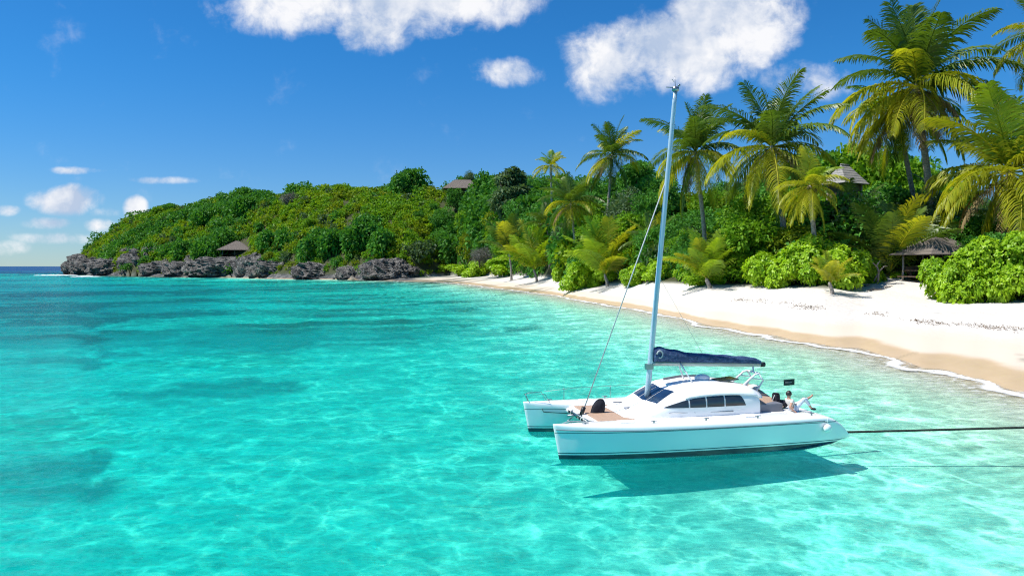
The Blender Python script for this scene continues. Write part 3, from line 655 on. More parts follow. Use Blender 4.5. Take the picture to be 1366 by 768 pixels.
# local frame: x = towards the stern (legs), z up
per = empty('person', bw(-3.72, 1.62, 1.135), BR+math.pi, 'person with dark hair in pale shirt and trousers reclining on the aft deck, foot raised', 'person')
pel = (0, 0, .12); che = (-.17, .0, .36); nek = (-.20, 0, .47); hd = (-.17, 0, .60)
body = [[('pel', pel, .13), ('wai', (-.08, 0, .23), .115), ('che', che, .135), ('nek', nek, .055), ('hdb', (-.19, 0, .55), .07), ('hd', (-.175, 0, .63), .09)]]
for s, kn, an_, to in ((1, (.42, .12, .30), (.80, .12, .46), (.90, .13, .56)), (-1, (.38, -.13, .48), (.66, -.13, .10), (.80, -.14, .07))):
    k = 'a' if s > 0 else 'b'
    body.append([('pel', pel, .13), ('hip'+k, (.03, .10*s, .11), .10), ('kn'+k, kn, .062), ('an'+k, an_, .040), ('bl'+k, tuple((Vector(an_)+(Vector(to)-Vector(an_))*.55+Vector((0, 0, -.015)))), .042), ('to'+k, to, .025)])
    sh = (-.16, .18*s, .39); el = (-.30, .24*s, .17); wr = (-.12, .27*s, .03)
    if s > 0: el = (-.0, .27, .27); wr = (.22, .20, .25)
    body.append([('che', che, .13), ('sh'+k, sh, .06), ('el'+k, el, .042), ('wr'+k, wr, .03)])
    d = (Vector(wr)-Vector(el)).normalized(); sd = d.cross(Vector((0, 0, 1))).normalized(); pm = Vector(wr)+d*.06
    body.append([('wr'+k, wr, .03), ('pm'+k, tuple(pm), .032)])
    for f_i, (off, ln) in enumerate(((-.030, .075), (-.010, .09), (.010, .085), (.030, .065))):
        b = pm+d*.035+sd*off
        body.append([('pm'+k, tuple(pm), .03), ('f0%s%d' % (k, f_i), tuple(b), .010), ('f1%s%d' % (k, f_i), tuple(b+d*ln*.55+Vector((0, 0, -.008))), .009), ('f2%s%d' % (k, f_i), tuple(b+d*ln*.85+Vector((0, 0, -.03))), .007)])
    th = Vector(wr)+d*.02+sd*-.035*s
    body.append([('wr'+k, wr, .03), ('t0'+k, tuple(th), .012), ('t1'+k, tuple(th+d*.04+sd*-.02*s), .010)])
b_ = skin_obj('body', body, M['skin'], per)
# face
mb = MB(); c0 = Vector((-.165, 0, .635))
mb.ball(c0+Vector((.088, 0, -.005)), .018, 0, (1.1, .7, 1.4), 2); mb.build('nose', M['skin'], per)
mb = MB()
for s in (-1, 1): mb.ball(c0+Vector((.078, .033*s, .012)), .010, 0, (1, 1, 1), 2)
mb.build('eyes', M['black'], per)
mb = MB(); mb.box(c0+Vector((.082, 0, -.042)), (.012, .04, .008)); mb.build('mouth', pbr('lips', (.4, .14, .12), .5), per)
mb = MB()
for s in (-1, 1): mb.ball(c0+Vector((-.005, .088*s, .0)), .026, 0, (.7, .35, 1.1), 2)
mb.build('ears', M['skin'], per)
mb = MB(); mb.grid(lambda u, v: (-.185+(.118+.006*math.sin(u*40))*math.cos(2*math.pi*u)*math.sin(v*2.0)*(1 if math.cos(2*math.pi*u) < 0 else .72), .112*math.sin(2*math.pi*u)*math.sin(v*2.0), .655+.115*math.cos(v*2.0)-(.02 if math.cos(2*math.pi*u) < 0 else 0)*v), 24, 10, closeu=True)
mb.build('hair', M['hair'], per)
skin_obj('shirt', [[('a', (-.01, 0, .15), .14), ('b', (-.08, 0, .24), .135), ('c', (-.17, 0, .36), .15), ('d', (-.195, 0, .44), .09)],
                   [('c', (-.17, 0, .36), .15), ('e', (-.15, .18, .39), .075), ('f', (-.10, .225, .33), .062)], [('c', (-.17, 0, .36), .15), ('g', (-.16, -.18, .39), .075), ('h', (-.22, -.21, .30), .062)]], M['shirt'], per)
skin_obj('trousers', [[('a', (0, 0, .12), .145), ('b', (.04, .10, .12), .112), ('c', (.42, .12, .30), .078), ('d', (.68, .12, .41), .062)],
                      [('a', (0, 0, .12), .145), ('e', (.04, -.10, .12), .112), ('f', (.38, -.13, .48), .078), ('g', (.60, -.13, .19), .062)]], M['trouser'], per)
sh_ = skin_obj('shoe', [[('a', (.64, -.13, .08), .05), ('b', (.78, -.135, .055), .05), ('c', (.86, -.14, .05), .04)]], M['dark'], per)

# mooring rope from the stern to a post on the beach
rp0 = bw(-5.45, 2.13, .36); rp1 = on_plane(1366, 567, .88); rp1 = Vector((rp1.x, rp1.y, .88)); dirr = (rp1-rp0)
px_, py_ = 33.5, 0
tt = (33.5-rp0.x)/dirr.x; post = rp0+dirr*tt; 
mb = MB(); pts = []
for t in np.linspace(0, 1, 60):
    q = rp0+dirr*tt*t; q.z -= math.sin(math.pi*t)*.10; pts.append(q)
mb.tube(pts, .042, 8); o = mb.build('mooring_rope', pbr('dark_rope', (.015, .02, .018), .8, .3, 0, (.04, .05, .04), 20, .6, 60))
tag(o, 'taut dark mooring rope from the catamaran stern to the right over the water', 'rope')
g0 = gz(post.x, post.y); mb = MB(); mb.tube([(0, 0, -.4), (0, 0, post.z-g0+.3)], [.12, .1], 10); o = mb.build('mooring_post', pbr('post_wood', (.2, .14, .09), .8), None); o.location = (post.x, post.y, g0)
tag(o, 'wooden mooring post on the sand holding the dark rope', 'post')

# ------------------------------------------------------------------ foliage materials
LM = {}
LM['dark'] = leafmat('leaf_dark', (0.049, 0.164, 0.029), (0.124, 0.341, 0.044), .28)
LM['mid'] = leafmat('leaf_mid', (.085, .225, .012), (.230, .410, .022), .32)
LM['lime'] = leafmat('leaf_lime', (.190, .400, .014), (.480, .660, .035), .40, .4, .3)
LM['olive'] = leafmat('leaf_olive', (.110, .195, .012), (.290, .350, .020), .3)
LM['yellow'] = leafmat('leaf_yellow', (.130, .250, .012), (.330, .450, .022), .35)
LM['slate'] = leafmat('leaf_slate', (.060, .120, .055), (.150, .230, .105), .25)
LM['grey'] = leafmat('twig_grey', (0.130, 0.120, 0.110), (0.260, 0.250, 0.230), .1, .8, .1)
LM['palm'] = leafmat('palm_frond', (.060, .135, .016), (.170, .250, .028), .36, .38, .35)
LM['palmy'] = leafmat('palm_frond_yellow', (.190, .280, .014), (.600, .540, .040), .46, .4, .3)
LM['palml'] = leafmat('palm_frond_lime', (.130, .270, .014), (.400, .500, .030), .44, .4, .3)
LM['palmb'] = leafmat('palm_frond_dry', (0.200, 0.130, 0.060), (0.360, 0.260, 0.120), .2, .7, .2)
LM['bark'] = pbr('palm_bark', (.40, .355, .30), .9, .2, 0, (.20, .165, .135), 4, .6, 14)
LM['wood'] = pbr('tree_bark', (.10, .08, .06), .9, .2, 0, (.05, .04, .03), 4, .6, 14)

def leafset(P, D, L, W, tint, rng, droop=.25):
    n = len(P); rnd = unit(rng.normal(size=(n, 3))); Sd = unit(np.cross(D, rnd))
    L = np.asarray(L).reshape(-1, 1); W = np.asarray(W).reshape(-1, 1)
    mid = P+D*L*.5; tip = P+D*L; tip[:, 2] -= (L*droop)[:, 0]; mid[:, 2] += (L*.06)[:, 0]
    V = np.stack([P, mid+Sd*W*.5, tip, mid-Sd*W*.5], 1).reshape(-1, 3)
    return V, np.repeat(tint, 4)
def clumps(rng, n, R_, Hh, zc, flat=.0):
    c = unit(rng.normal(size=(n, 3)))*(rng.random((n, 1))**.4)
    c[:, 2] = np.where(c[:, 2] < -.75, -c[:, 2]*.5, c[:, 2])
    return c*np.array([R_, R_, Hh])+np.array([0, 0, zc])
def crownmesh(name, mat, seed, R_, Hh, zc, nc_, nl, L, W, rc=.38, up=.35, skirt=False):
    rg = np.random.default_rng(seed)
    C = clumps(rg, nc_, R_*.72, Hh*.72, zc); rcs = R_*rc*(.55+.75*rg.random(nc_)); ct = rg.random(nc_)
    k = rg.integers(0, nc_, nl); dr = unit(rg.normal(size=(nl, 3))+np.array([0, 0, up]))
    rad = rcs[k][:, None]*(.55+.5*rg.random((nl, 1))**.6)
    P = C[k]+dr*rad*np.array([1, 1, .8])
    Dd = unit(dr+rg.normal(size=(nl, 3))*.7)
    if skirt: P[:, 2] = np.maximum(P[:, 2], .1)
    t = np.clip(ct[k]*.6+rg.random(nl)*.5-.05, 0, 1)
    V, T = leafset(P, Dd, L*(.6+.8*rg.random(nl)), W*(.6+.8*rg.random(nl)), t, rg)
    return quadmesh(name, V, LM[mat] if isinstance(mat, str) else mat, T), C
def rosettemesh(name, mat, seed, R_, Hh, nr_, L, W, leaves=9, nc_=14):
    rg = np.random.default_rng(seed)
    C = clumps(rg, nc_, R_*.75, Hh*.55, Hh*.38); rcs = R_*.36*(.6+.7*rg.random(nc_)); ct = rg.random(nc_)
    k = rg.integers(0, nc_, nr_); dr = unit(rg.normal(size=(nr_, 3))+np.array([0, -.0, .45]))
    P0 = C[k]+dr*rcs[k][:, None]*(.72+.33*rg.random((nr_, 1)))*np.array([1, 1, .85]); P0[:, 2] = np.maximum(P0[:, 2], .12)
    P0[:, 2] = P0[:, 2]
    n = nr_*leaves; Pn = np.repeat(P0, leaves, 0); ax = np.repeat(unit(dr+np.array([0, 0, .5])), leaves, 0)
    rn = unit(rg.normal(size=(n, 3))); lat = unit(rn-ax*np.sum(rn*ax, 1, keepdims=True))
    Dd = unit(lat+ax*(.15+.8*rg.random((n, 1))))
    Ln = L*(.7+.5*rg.random(n)); Wn = W*(.8+.4*rg.random(n))
    # two-piece leaves: blade bends down past the middle
    Sd = unit(np.cross(Dd, ax)); b = Pn; m1 = Pn+Dd*(Ln*.45)[:, None]+ax*(Ln*.05)[:, None]; m2 = Pn+Dd*(Ln*.8)[:, None]; tp = Pn+Dd*(Ln)[:, None]-np.array([0, 0, .12])*(Ln)[:, None]
    V = np.stack([b, m1+Sd*(Wn*.32)[:, None], m1-Sd*(Wn*.32)[:, None], m2+Sd*(Wn*.5)[:, None], m2-Sd*(Wn*.5)[:, None], tp+Sd*(Wn*.12)[:, None], tp-Sd*(Wn*.12)[:, None]], 1).reshape(-1, 3)
    base = np.arange(n)*7
    Fq = np.concatenate([np.stack([base, base+1, base+2, base], 1)[:, :4], np.stack([base+1, base+3, base+4, base+2], 1), np.stack([base+3, base+5, base+6, base+4], 1)])
    # first face is a triangle: use quads with a doubled narrow base instead
    V[base] = V[base]; F1 = np.stack([base, base+1, base+2], 1)
    me = bpy.data.meshes.new(name); Fa = [tuple(f) for f in F1.tolist()]+[tuple(f) for f in Fq[n:].tolist()]
    me.from_pydata(V.tolist(), [], Fa)
    T = np.repeat(np.clip(np.repeat(ct[k]*.5, leaves)+rg.random(n)*.5, 0, 1), 7)
    a = me.attributes.new('tint', 'FLOAT', 'POINT'); a.data.foreach_set('value', T.astype(np.float32)); me.materials.append(LM[mat]); me.update(); return me
def stemmesh(name, C, H0, r0, mat, seed=0, kmax=9, lean=0.):
    rg = np.random.default_rng(seed); mb = MB()
    top = Vector(C.mean(0)); fork = Vector((lean*.5, 0, top.z*.45))
    mb.tube([(0, 0, -.6), (lean*.2, .05, fork.z*.5), fork], [r0*1.25, r0, r0*.8], 9)
    for i in rg.permutation(len(C))[:kmax]:
        c = Vector(C[i]); q = fork+(c-fork)*.5+Vector((0, 0, -.06*(c-fork).length)); mb.tube([fork, q, c], [r0*.62, r0*.38, r0*.12], 6)
    me = mb.build(name, LM[mat]); m_ = me.data; bpy.data.objects.remove(me); return m_

def place_tree(name, crown, stem, loc, s, rz, label, cat_, group=None, sz=None):
    t = empty(name, loc, rz, label, cat_, group); sz = sz or s
    c = link('crown', crown, t); c.scale = (s, s, sz)
    if stem: q = link('trunk', stem, t); q.scale = (s, s, sz)
    return t

# ------------------------------------------------------------------ palms
def frondmesh(name, mat, seed, e0, droop, pairs=62, hang=.5, lw=.0145, ll=.26, curl=0.):
    rg = np.random.default_rng(seed); n = 24; pts = []; p = np.zeros(3); tg = []
    for i in range(n+1):
        s = i/n; a_ = e0-droop*s**1.25; az = curl*s*s
        t = np.array([math.cos(a_)*math.cos(az), math.cos(a_)*math.sin(az), math.sin(a_)]); pts.append(p.copy()); tg.append(t); p = p+t/n
    pts = np.array(pts); tg = np.array(tg); V = []; Fc = []; T = []
    # rachis
    for i in range(n+1):
        r = .011*(1-i/n)+.002; x = unit(np.cross(tg[i], [0, 0, 1.0001])); y = np.cross(x, tg[i])
        for k in range(3): an = k*2.094+.5; V.append(pts[i]+(x*math.cos(an)+y*math.sin(an))*r); T.append(.95)
    for i in range(n):
        for k in range(3): Fc.append((i*3+k, i*3+(k+1) % 3, (i+1)*3+(k+1) % 3, (i+1)*3+k))
    for j in range(pairs):
        s = .10+.90*j/(pairs-1); fi = s*n; i = min(int(fi), n-1); f = fi-i
        c = pts[i]*(1-f)+pts[i+1]*f; t = tg[i]*(1-f)+tg[i+1]*f
        sd = unit(np.cross(t, [0, 0, 1.0001])); up = np.cross(sd, t)
        L_ = ll*(math.sin(math.pi*min(1, .22+s*.72))**.7)*(.85+.3*rg.random())
        for sg in (-1, 1):
            if rg.random() < .07: continue
            fwd = .42+.5*s+.1*rg.normal(); h = hang*(.7+.6*rg.random())
            d = unit(t*fwd+sd*sg*.9+up*(.22-.1*h)+rg.normal(size=3)*.05)
            d2_ = unit(d+np.array([0, 0, -1])*h*.9); d3 = unit(d2_+np.array([0, 0, -1])*h*1.3)
            q1 = c+d*L_*.35; q2 = q1+d2_*L_*.35; q3 = q2+d3*L_*.33
            wd = unit(np.cross(d, np.cross([0, 0, 1.], d)+sd*.3*sg)) if False else unit(t*.9+np.array([0, 0, .45])*sg*0+up*.35)
            w_ = lw*(.9+.3*rg.random()); b = len(V); tt_ = .15+.5*rg.random()
            V += [c-wd*w_*.25, c+wd*w_*.25, q1-wd*w_*.5, q1+wd*w_*.5, q2-wd*w_*.42, q2+wd*w_*.42, q3-wd*w_*.08, q3+wd*w_*.08]
            T += [tt_]*4+[tt_+.12]*2+[min(1, tt_+.4)]*2
            Fc += [(b, b+1, b+3, b+2), (b+2, b+3, b+5, b+4), (b+4, b+5, b+7, b+6)]
    return quadmesh(name, np.array(V), LM[mat], T, 4, Fc)
FR = {}
ELEV = [(1.46, .38, .26), (1.18, .62, .34), (.86, .95, .45), (.48, 1.25, .6), (.08, 1.35, .75), (-.40, 1.0, .9), (-.95, .5, 1.0), (1.38, .50, .25), (1.10, .65, .32), (.80, .85, .42)]
for mt in ('palm', 'palmy', 'palml', 'palmb'):
    for k, (e, d, h) in enumerate(ELEV):
        if mt == 'palmb' and k not in (5, 6): continue
        for v in range(2): FR[(mt, k, v)] = frondmesh('frond', mt, 100+k*7+v, e+.08*v, d*(1+.15*v), 74, h, curl=.35*(v-.5))
coc = MB(); coc.ball((0, 0, 0), 1, 0, (.85, .85, 1.05), 2); t_ = coc.build('coconut', pbr('coconut', (.18, .16, .03), .6, .3, 0, (.10, .07, .02), 6)); COCO = t_.data; bpy.data.objects.remove(t_)
def palm(uc, vc, ub, d, Lpx, label, n=22, style='mix', seed=0, r=.26, kmin=0, kmax=6, nuts=0, group='coconut palms at the edge of the beach', lean=1., kind='palm_tree', dry=0):
    rg = np.random.default_rng(seed+500)
    cr = at_depth(uc, vc, d); bx = (ub-683)/F*d; gz0 = gz(bx, d); base = Vector((bx, d, gz0)); L = Lpx*d/F; r *= 1.22
    t = empty(kind, base, 0, label, 'palm tree', group)
    mb = MB(); rel = cr-base; N = 22 if rel.z > 3 else 6; pts = []; rr = []
    for i in range(N+1):
        s = i/N; x = rel.x*(s**1.5*.6+s*.4); q = Vector((x+.15*math.sin(s*4)*lean, rel.y*s, -.5+(rel.z+.5)*s)); pts.append(q)
        rr.append(r*(1.5-.75*min(s*5, 1)*.6-.25*s)*(1+.05*(i % 2)))
    pts.append(pts[-1]+Vector((0, 0, L*.05))); rr.append(r*.5)
    if rel.z > .8: mb.tube(pts, rr, 10); mb.build('trunk', LM['bark'], t)
    ga = 2.399963; n = int(n*1.12); L *= 1.04
    for i in range(n):
        s = (i+.5)/n; k = kmin+(kmax-kmin)*s**.85; k = int(min(6, max(0, round(k+rg.normal()*.35))))
        if kmax < 2: k = (7, 8, 9, 8)[int(s*3.9)] if rg.random() < .8 else 9
        if style == 'mix': mt = 'palm' if s < .50 or rg.random() < .25 else 'palmy'
        elif style == 'green': mt = 'palm' if rg.random() < .8 else 'palmy'
        elif style == 'yellow': mt = 'palmy' if s > .3 or rg.random() < .4 else 'palml'
        else: mt = 'palml' if rg.random() < .75 else 'palmy'
        o = link('frond', FR[(mt, k, int(rg.integers(0, 2)))], t); o.location = rel+Vector((0, 0, L*.03-.02*L*s))
        o.rotation_euler = (rg.normal()*.10, rg.normal()*.10, seed+i*ga+rg.normal()*.18)
        q = L*(.82+.28*rg.random())*(1.0 if k > 0 else .85); o.scale = (q, q, q)
    for i in range(dry):
        o = link('dry_frond', FR[('palmb', 6 if i % 2 else 5, i % 2)], t); o.location = rel-Vector((0, 0, L*.03)); o.rotation_euler.z = rg.random()*6.28; q = L*(.6+.3*rg.random()); o.scale = (q, q, q)
    for i in range(nuts):
        o = link('coconut', COCO, t); an = i*2.1+seed; rc_ = r*1.9; o.location = rel+Vector((rc_*math.cos(an), rc_*math.sin(an), -.03*L-.25*(i % 3))); o.scale = (.3,)*3
    return t
palm(1222, 116, 1246, 110, 118, 'tallest coconut palm with a shaggy crown, above the beach hut', 30, 'mix', 1, .42, 0, 6, 7, dry=3)
palm(1196, 150, 1228, 116, 84, 'shorter coconut palm with hanging yellow fronds close left of the tallest palm', 18, 'yellow', 9, .32, 2, 6, 3, dry=2)
palm(1347, 232, 1354, 98, 124, 'big yellow-green coconut palm at the right edge, over the near bush', 28, 'yellow', 2, .42, 0, 6, 6, dry=2)
palm(1030, 198, 1050, 108, 98, 'tall coconut palm with a wide green crown right of the mast top', 28, 'mix', 3, .36, 0, 6, 6, dry=3)
palm(1081, 250, 1087, 98, 56, 'smaller yellow coconut palm with short fronds beside the grey hut roof', 18, 'yellow', 4, .28, 1, 6, 3)
palm(928, 205, 942, 122, 76, 'coconut palm with a drooping crown just right of the mast', 26, 'mix', 5, .30, 0, 6, 5, dry=3)
palm(817, 208, 806, 185, 54, 'slender palm on the skyline halfway between the tall dark tree and the mast', 22, 'green', 6, .30, 0, 6, 4, dry=1)
palm(735, 222, 736, 245, 26, 'small yellowish palm alone on the skyline right of the tall dark tree', 16, 'yellow', 7, .3, 1, 5)
palm(762, 272, 768, 190, 50, 'palm with yellow hanging fronds in the trees left of the skyline palm', 22, 'mix', 8, .3, 0, 6, dry=1)
palm(1400, 50, 1410, 100, 72, 'palm mostly outside the frame, frond tips in the top right corner', 22, 'mix', 12, .4, 0, 6)
yg = 'young palms growing low behind the sand'
palm(808, 368, 810, 152, 74, 'bright young palm with long low fronds behind the front bush left of the forestay', 18, 'lime', 10, .3, 0, 1.7, 0, yg)
palm(944, 374, 946, 108, 66, 'yellow-green young palm at the sand edge right of the mast', 17, 'lime', 11, .3, 0, 1.7, 0, yg)
palm(1187, 364, 1190, 101, 98, 'young dark palm with upright fronds left of the beach hut', 14, 'green', 13, .3, 0, 1.7, 0, yg)
palm(713, 361, 716, 215, 58, 'young palm with leaning fronds at the far end of the beach', 18, 'lime', 14, .3, 0, 1.7, 0, yg)
palm(680, 340, 682, 250, 50, 'young green palm left of the others at the far end of the beach', 16, 'green', 15, .3, 0, 1.7, 0, yg)
palm(1108, 378, 1109, 88, 42, 'tiny yellow palm in the front of the bright bushes', 12, 'yellow', 16, .2, 0, 1.7, 0, yg)
palm(730, 300, 734, 225, 40, 'young palm half hidden in the wood above the far beach', 14, 'green', 17, .3, 0, 4, 0, yg)
palm(872, 330, 876, 140, 48, 'young dark palm partly behind the mast', 14, 'green', 18, .3, 0, 4, 0, yg)
palm(1265, 290, 1270, 112, 70, 'dark young palm in the shade above the beach hut roof', 14, 'green', 19, .3, 1, 5, 0, yg)
palm(1130, 300, 1135, 110, 60, 'young palm in the thicket between yellow palm and beach hut', 14, 'green', 20, .3, 0, 4, 0, yg)

# ------------------------------------------------------------------ broadleaf trees of the grove
CRN = {}
for i, (mt, R_, Hh, zc, nc_, nl, L, W) in enumerate([('dark', 5, 5.4, 5.6, 36, 5600, .62, .34), ('mid', 5, 5.2, 5.4, 34, 5600, .62, .34), ('dark', 4.6, 6.2, 6, 36, 5200, .6, .32), ('olive', 4.8, 5.2, 5.2, 32, 5000, .6, .32), ('mid', 4.6, 5.6, 5.4, 30, 5000, .66, .38), ('slate', 4.6, 5.5, 5.6, 32, 4800, .6, .24)]):
    me, C = crownmesh('crown', mt, 40+i, R_, Hh, zc, nc_, nl, L, W); CRN[i] = (me, stemmesh('trunk', C, zc, .32, 'wood', i))
LUSH = {}
for i, (mt, R_, Hh) in enumerate([('lime', 3, 3.2), ('lime', 3, 2.7), ('lime', 3, 3.5)]):
    LUSH[i] = rosettemesh('foliage', mt, 60+i, R_, Hh, 1500, .37, .165)
MIDB = {k: crownmesh('foliage', 'mid', 70+k, 3, 3.6, 2.7, 34, 5200, .34, .21, .34, .4, True)[0] for k in range(2)}
# skyline of the grove by bearing
SKU = [600, 650, 700, 740, 790, 830, 870, 910, 960, 1010, 1060, 1120, 1160, 1220, 1290, 1366, 1500]
SKV = [238, 236, 232, 238, 240, 222, 222, 262, 262, 235, 225, 196, 200, 215, 262, 268, 262]
gl_ = 'evergreen trees of the grove behind the palms'
rg = np.random.default_rng(90)
spots = []
for ring, (f0, f1) in enumerate(((.04, .10), (.22, .32), (.5, .62), (.85, .98))):
    for u in np.arange(596, 1560, 34 if ring < 2 else 36):
        uu = u+rg.uniform(-14, 14); d0_, d1_, z1_, d2_, z2_ = [float(a) for a in tab(uu)]
        d = d1_+5+(d2_-d1_)*rg.uniform(f0, f1)
        if 1150 < uu < 1300 and ring == 0: d = max(d, 118)
        spots.append((uu, d, ring))
lab = {0: 'dense dark green tree among others in the grove behind the beach palms', 1: 'leafy mid green tree in the grove behind the beach palms', 2: 'tall dark oval tree in the grove behind the beach palms',
       3: 'olive green tree in the grove behind the beach palms', 4: 'broad bright leafy tree in the grove behind the beach palms', 5: 'grey green tree in the grove behind the beach palms'}
for (u, d, ring) in spots:
    x = (u-683)/F*d; g_ = gz(x, d); vs_ = np.interp(u, SKU, SKV)+rg.uniform(0, 26)+(0, 0, 0, 0)[ring]
    ztop = HC+(355-vs_)*d/F
    vs_ -= 14*(u > 690)+14*(870 < u < 1380); vs_ = 243 if abs(u-1127) < 50 and d < 135 else vs_; ztop = HC+(355-vs_)*d/F; frac = 1. if abs(u-1127) < 50 and d < 135 else (.55, .78, .95, 1.0)[ring]; hgt_ = max(4.5, (ztop-g_)*frac)
    hgt_ = min(hgt_, 30)
    i = int(rg.choice([0, 1, 2, 3, 4, 5], p=[.3, .2, .2, .08, .14, .08])); sz = hgt_/11.0; s = sz*rg.uniform(.9, 1.2) if sz < 1.2 else 1.2+.6*(sz-1.2)
    place_tree('broadleaf_tree', CRN[i][0], CRN[i][1], (x, d, g_-.2), s, rg.uniform(0, 6.28), lab[i], 'tree', gl_+' of kind '+['dense dark', 'mid green', 'tall oval', 'olive', 'bright', 'grey green'][i], sz)

# particular trees
me, C = crownmesh('crown', 'slate', 81, 3.8, 8.5, 11.5, 64, 5600, .7, .32, .20, .3); stm = stemmesh('trunk', C, 12, .4, 'wood', 5, 14)
o = at_depth(680, 250, 300); g_ = gz(o.x, 300); s = (at_depth(680, 197, 300).z-g_)/21.
place_tree('pine_tree', me, stm, (o.x, 300, g_-.3), s*1.3, 0, 'tall dark grey-green tree standing out on the skyline by the hilltop roof', 'tree', sz=s)
o = at_depth(622, 235, 400)
place_tree('slim_tree', CRN[5][0], CRN[5][1], (o.x+.8, 416, o.z-5.), .78, 1, 'small slim dark tree above the hilltop roof', 'tree', sz=1.05)
me, C = crownmesh('crown', 'dark', 82, 6, 4.2, 6.5, 26, 3600, 1.0, .5, .34); stm = stemmesh('trunk', C, 7, .4, 'wood', 6)
for (u, v, d, s, lb) in ((327, 248, 548, 1.9, 'dome shaped dark tree on the headland skyline'), (225, 270, 585, 1.0, 'dark spreading tree on the left slope of the headland skyline'), (272, 268, 570, .9, 'flat dark tree left of the dome tree on the skyline'),
                         (448, 246, 478, .75, 'small dark tree on the middle of the headland skyline'), (512, 247, 462, 1.0, 'wide dark tree on the skyline left of the hilltop roof'), (543, 248, 440, .8, 'rounded dark tree close left of the hilltop roof'), (850, 212, 200, .8, 'broad green tree top left of the mast')):
    q = at_depth(u, v, d); g_ = gz(q.x, d); place_tree('spreading_tree', me, stm, (q.x, d, q.z-9.6*s), s, u*.1, lb, 'tree', sz=s*.8)
tw, C = crownmesh('crown', 'grey', 83, 4, 3.2, 3.6, 26, 2600, 1.5, .12, .42); stm = stemmesh('trunk', C, 3.5, .25, 'wood', 8, 18)
for (u, v, d, s, lb) in ((478, 302, 385, 1.25, 'grey leafless shrub on the slope above the jagged rocks'), (385, 286, 470, 1.3, 'grey leafless shrub high on the headland slope'), (358, 258, 545, 1.2, 'grey bare shrub on the skyline beside the dome tree'), (640, 330, 290, 1., 'grey bare shrub low above the far end of the beach')):
    q = at_depth(u, v, d); g_ = gz(q.x, d); place_tree('bare_shrub', tw, stm, (q.x, d, max(g_+1.5, q.z-7*s)), s, u*.1, lb, 'shrub')

# ------------------------------------------------------------------ bright bushes along the sand
def bush(me, u0, u1, vt, vb, d, label, name='beach_bush', group='bright bushes along the sand', over=1.16, zdiv=3.55):
    uc = (u0+u1)/2; x = (uc-683)/F*d; g_ = gz(x, d); Rw = (u1-u0)/2*d/F; top_ = (at_depth(uc, vt, d).z-g_)*1.08
    t = empty(name, (x, d, g_-.15), rg.uniform(0, 6.28), label, 'bush', group)
    c = link('foliage', me, t); c.scale = (Rw/3.1*over*1.06, Rw/3.1*over*.95, max(.3, top_/zdiv))
    return t
BL = [(596, 640, 351, 367, 352, 'low bright bush at the far left end of the beach'), (622, 668, 345, 368, 322, 'second low bright bush from the far left end of the beach'), (648, 706, 343, 367, 285, 'long bright bush in front of the far young palms'), (694, 736, 350, 369, 250, 'small round bright bush on the far sand'),
      (752, 802, 346, 381, 160, 'big bright bush standing forward onto the sand left of the forestay'), (790, 836, 352, 379, 158, 'bright bush under the bright young palm'), (828, 872, 350, 378, 138, 'bright bush close left of the mast'), (862, 905, 345, 378, 132, 'bright bush directly behind the mast'), (898, 926, 352, 379, 124, 'small bright bush right of the mast'),
      (960, 1000, 356, 379, 112, 'low leafy bush between young palm and large bright bushes'), (1000, 1062, 332, 387, 101, 'large bright bush in the middle of the beach edge'), (1044, 1112, 322, 388, 97, 'tallest bright bush under the yellow palm'), (1096, 1160, 332, 384, 98, 'bright bush left of the dark young palm'),
      (1228, 1300, 340, 401, 80.5, 'nearest lime green bush in front of the beach hut'), (1268, 1346, 328, 404, 79, 'nearest lime green bush filling the right side'), (1070, 1150, 318, 386, 96, 'broad bright bush behind the tiny yellow palm'), (1140, 1176, 340, 380, 101, 'bright bush at the right end of the long bush row'), (1320, 1400, 322, 405, 78, 'nearest lime green bush cut by the right edge'), (1190, 1220, 366, 382, 101, 'tiny bush at the foot of the dark young palm'), (736, 762, 352, 372, 195, 'little bush at the back of the sand'),
      (920, 970, 362, 380, 112, 'low bush around the foot of the yellow-green young palm')]
for i, (a_, b2, vt, vb, d, lb) in enumerate(BL): bush(LUSH[i % 3], a_, b2, vt, vb, d, lb)
for i, (a_, b2, vt, vb, d, lb) in enumerate([(950, 1042, 284, 372, 108, 'tall glossy mid green bush behind the large bright bushes'), (1130, 1185, 315, 372, 106, 'broad leaved shrub left of the hut behind the bright bush'), (655, 700, 318, 360, 290, 'yellow green bush above the far bright bushes'),
      (838, 905, 300, 372, 146, 'dark leafy bush behind the mast foot'), (1082, 1140, 270, 350, 112, 'mid green thicket bush under the grey hut roof'), (1300, 1380, 290, 350, 104, 'shaded bush behind the right lime bushes')]):
    bush(MIDB[i % 2], a_, b2, vt, vb, d, lb, 'leafy_bush', 'leafy bushes of the second row', zdiv=6.4)

# ------------------------------------------------------------------ headland scrub
SCR = []
for i, mt in enumerate(['mid', 'olive', 'yellow', 'dark', 'mid', 'olive', 'slate']):
    SCR.append((crownmesh('foliage', mt, 200+i, 3.4, 2.6, 1.6, 12, 900, .85, .5, .42, .5, True)[0], mt))
rg = np.random.default_rng(11)
nS = 5600; us = rg.uniform(92, 790, nS*2); ss = rg.uniform(-.02, 1.10, nS*2)
dd0, dd1, zz1, dd2, zz2 = tab(us); ds = dd1+2+(dd2-dd1)*ss
w_acc = rg.random(nS*2) < (ds/620)*(dd2-dd1)/170; us, ds, ss = us[w_acc][:nS], ds[w_acc][:nS], ss[w_acc][:nS]
xs = (us-683)/F*ds; zs = height(xs, ds); kp = (zs > 2.2) & ~((np.abs(us-317) < 21) & (ds < 464) & (ds > 440)) & ~((np.abs(us-617) < 27) & (ds > 385) & (ds < 412)); us, ds, xs, zs, ss = us[kp], ds[kp], xs[kp], zs[kp], ss[kp]
kindn = fbm(xs/48, ds/34, 3, 77)+rg.normal(size=len(xs))*.10
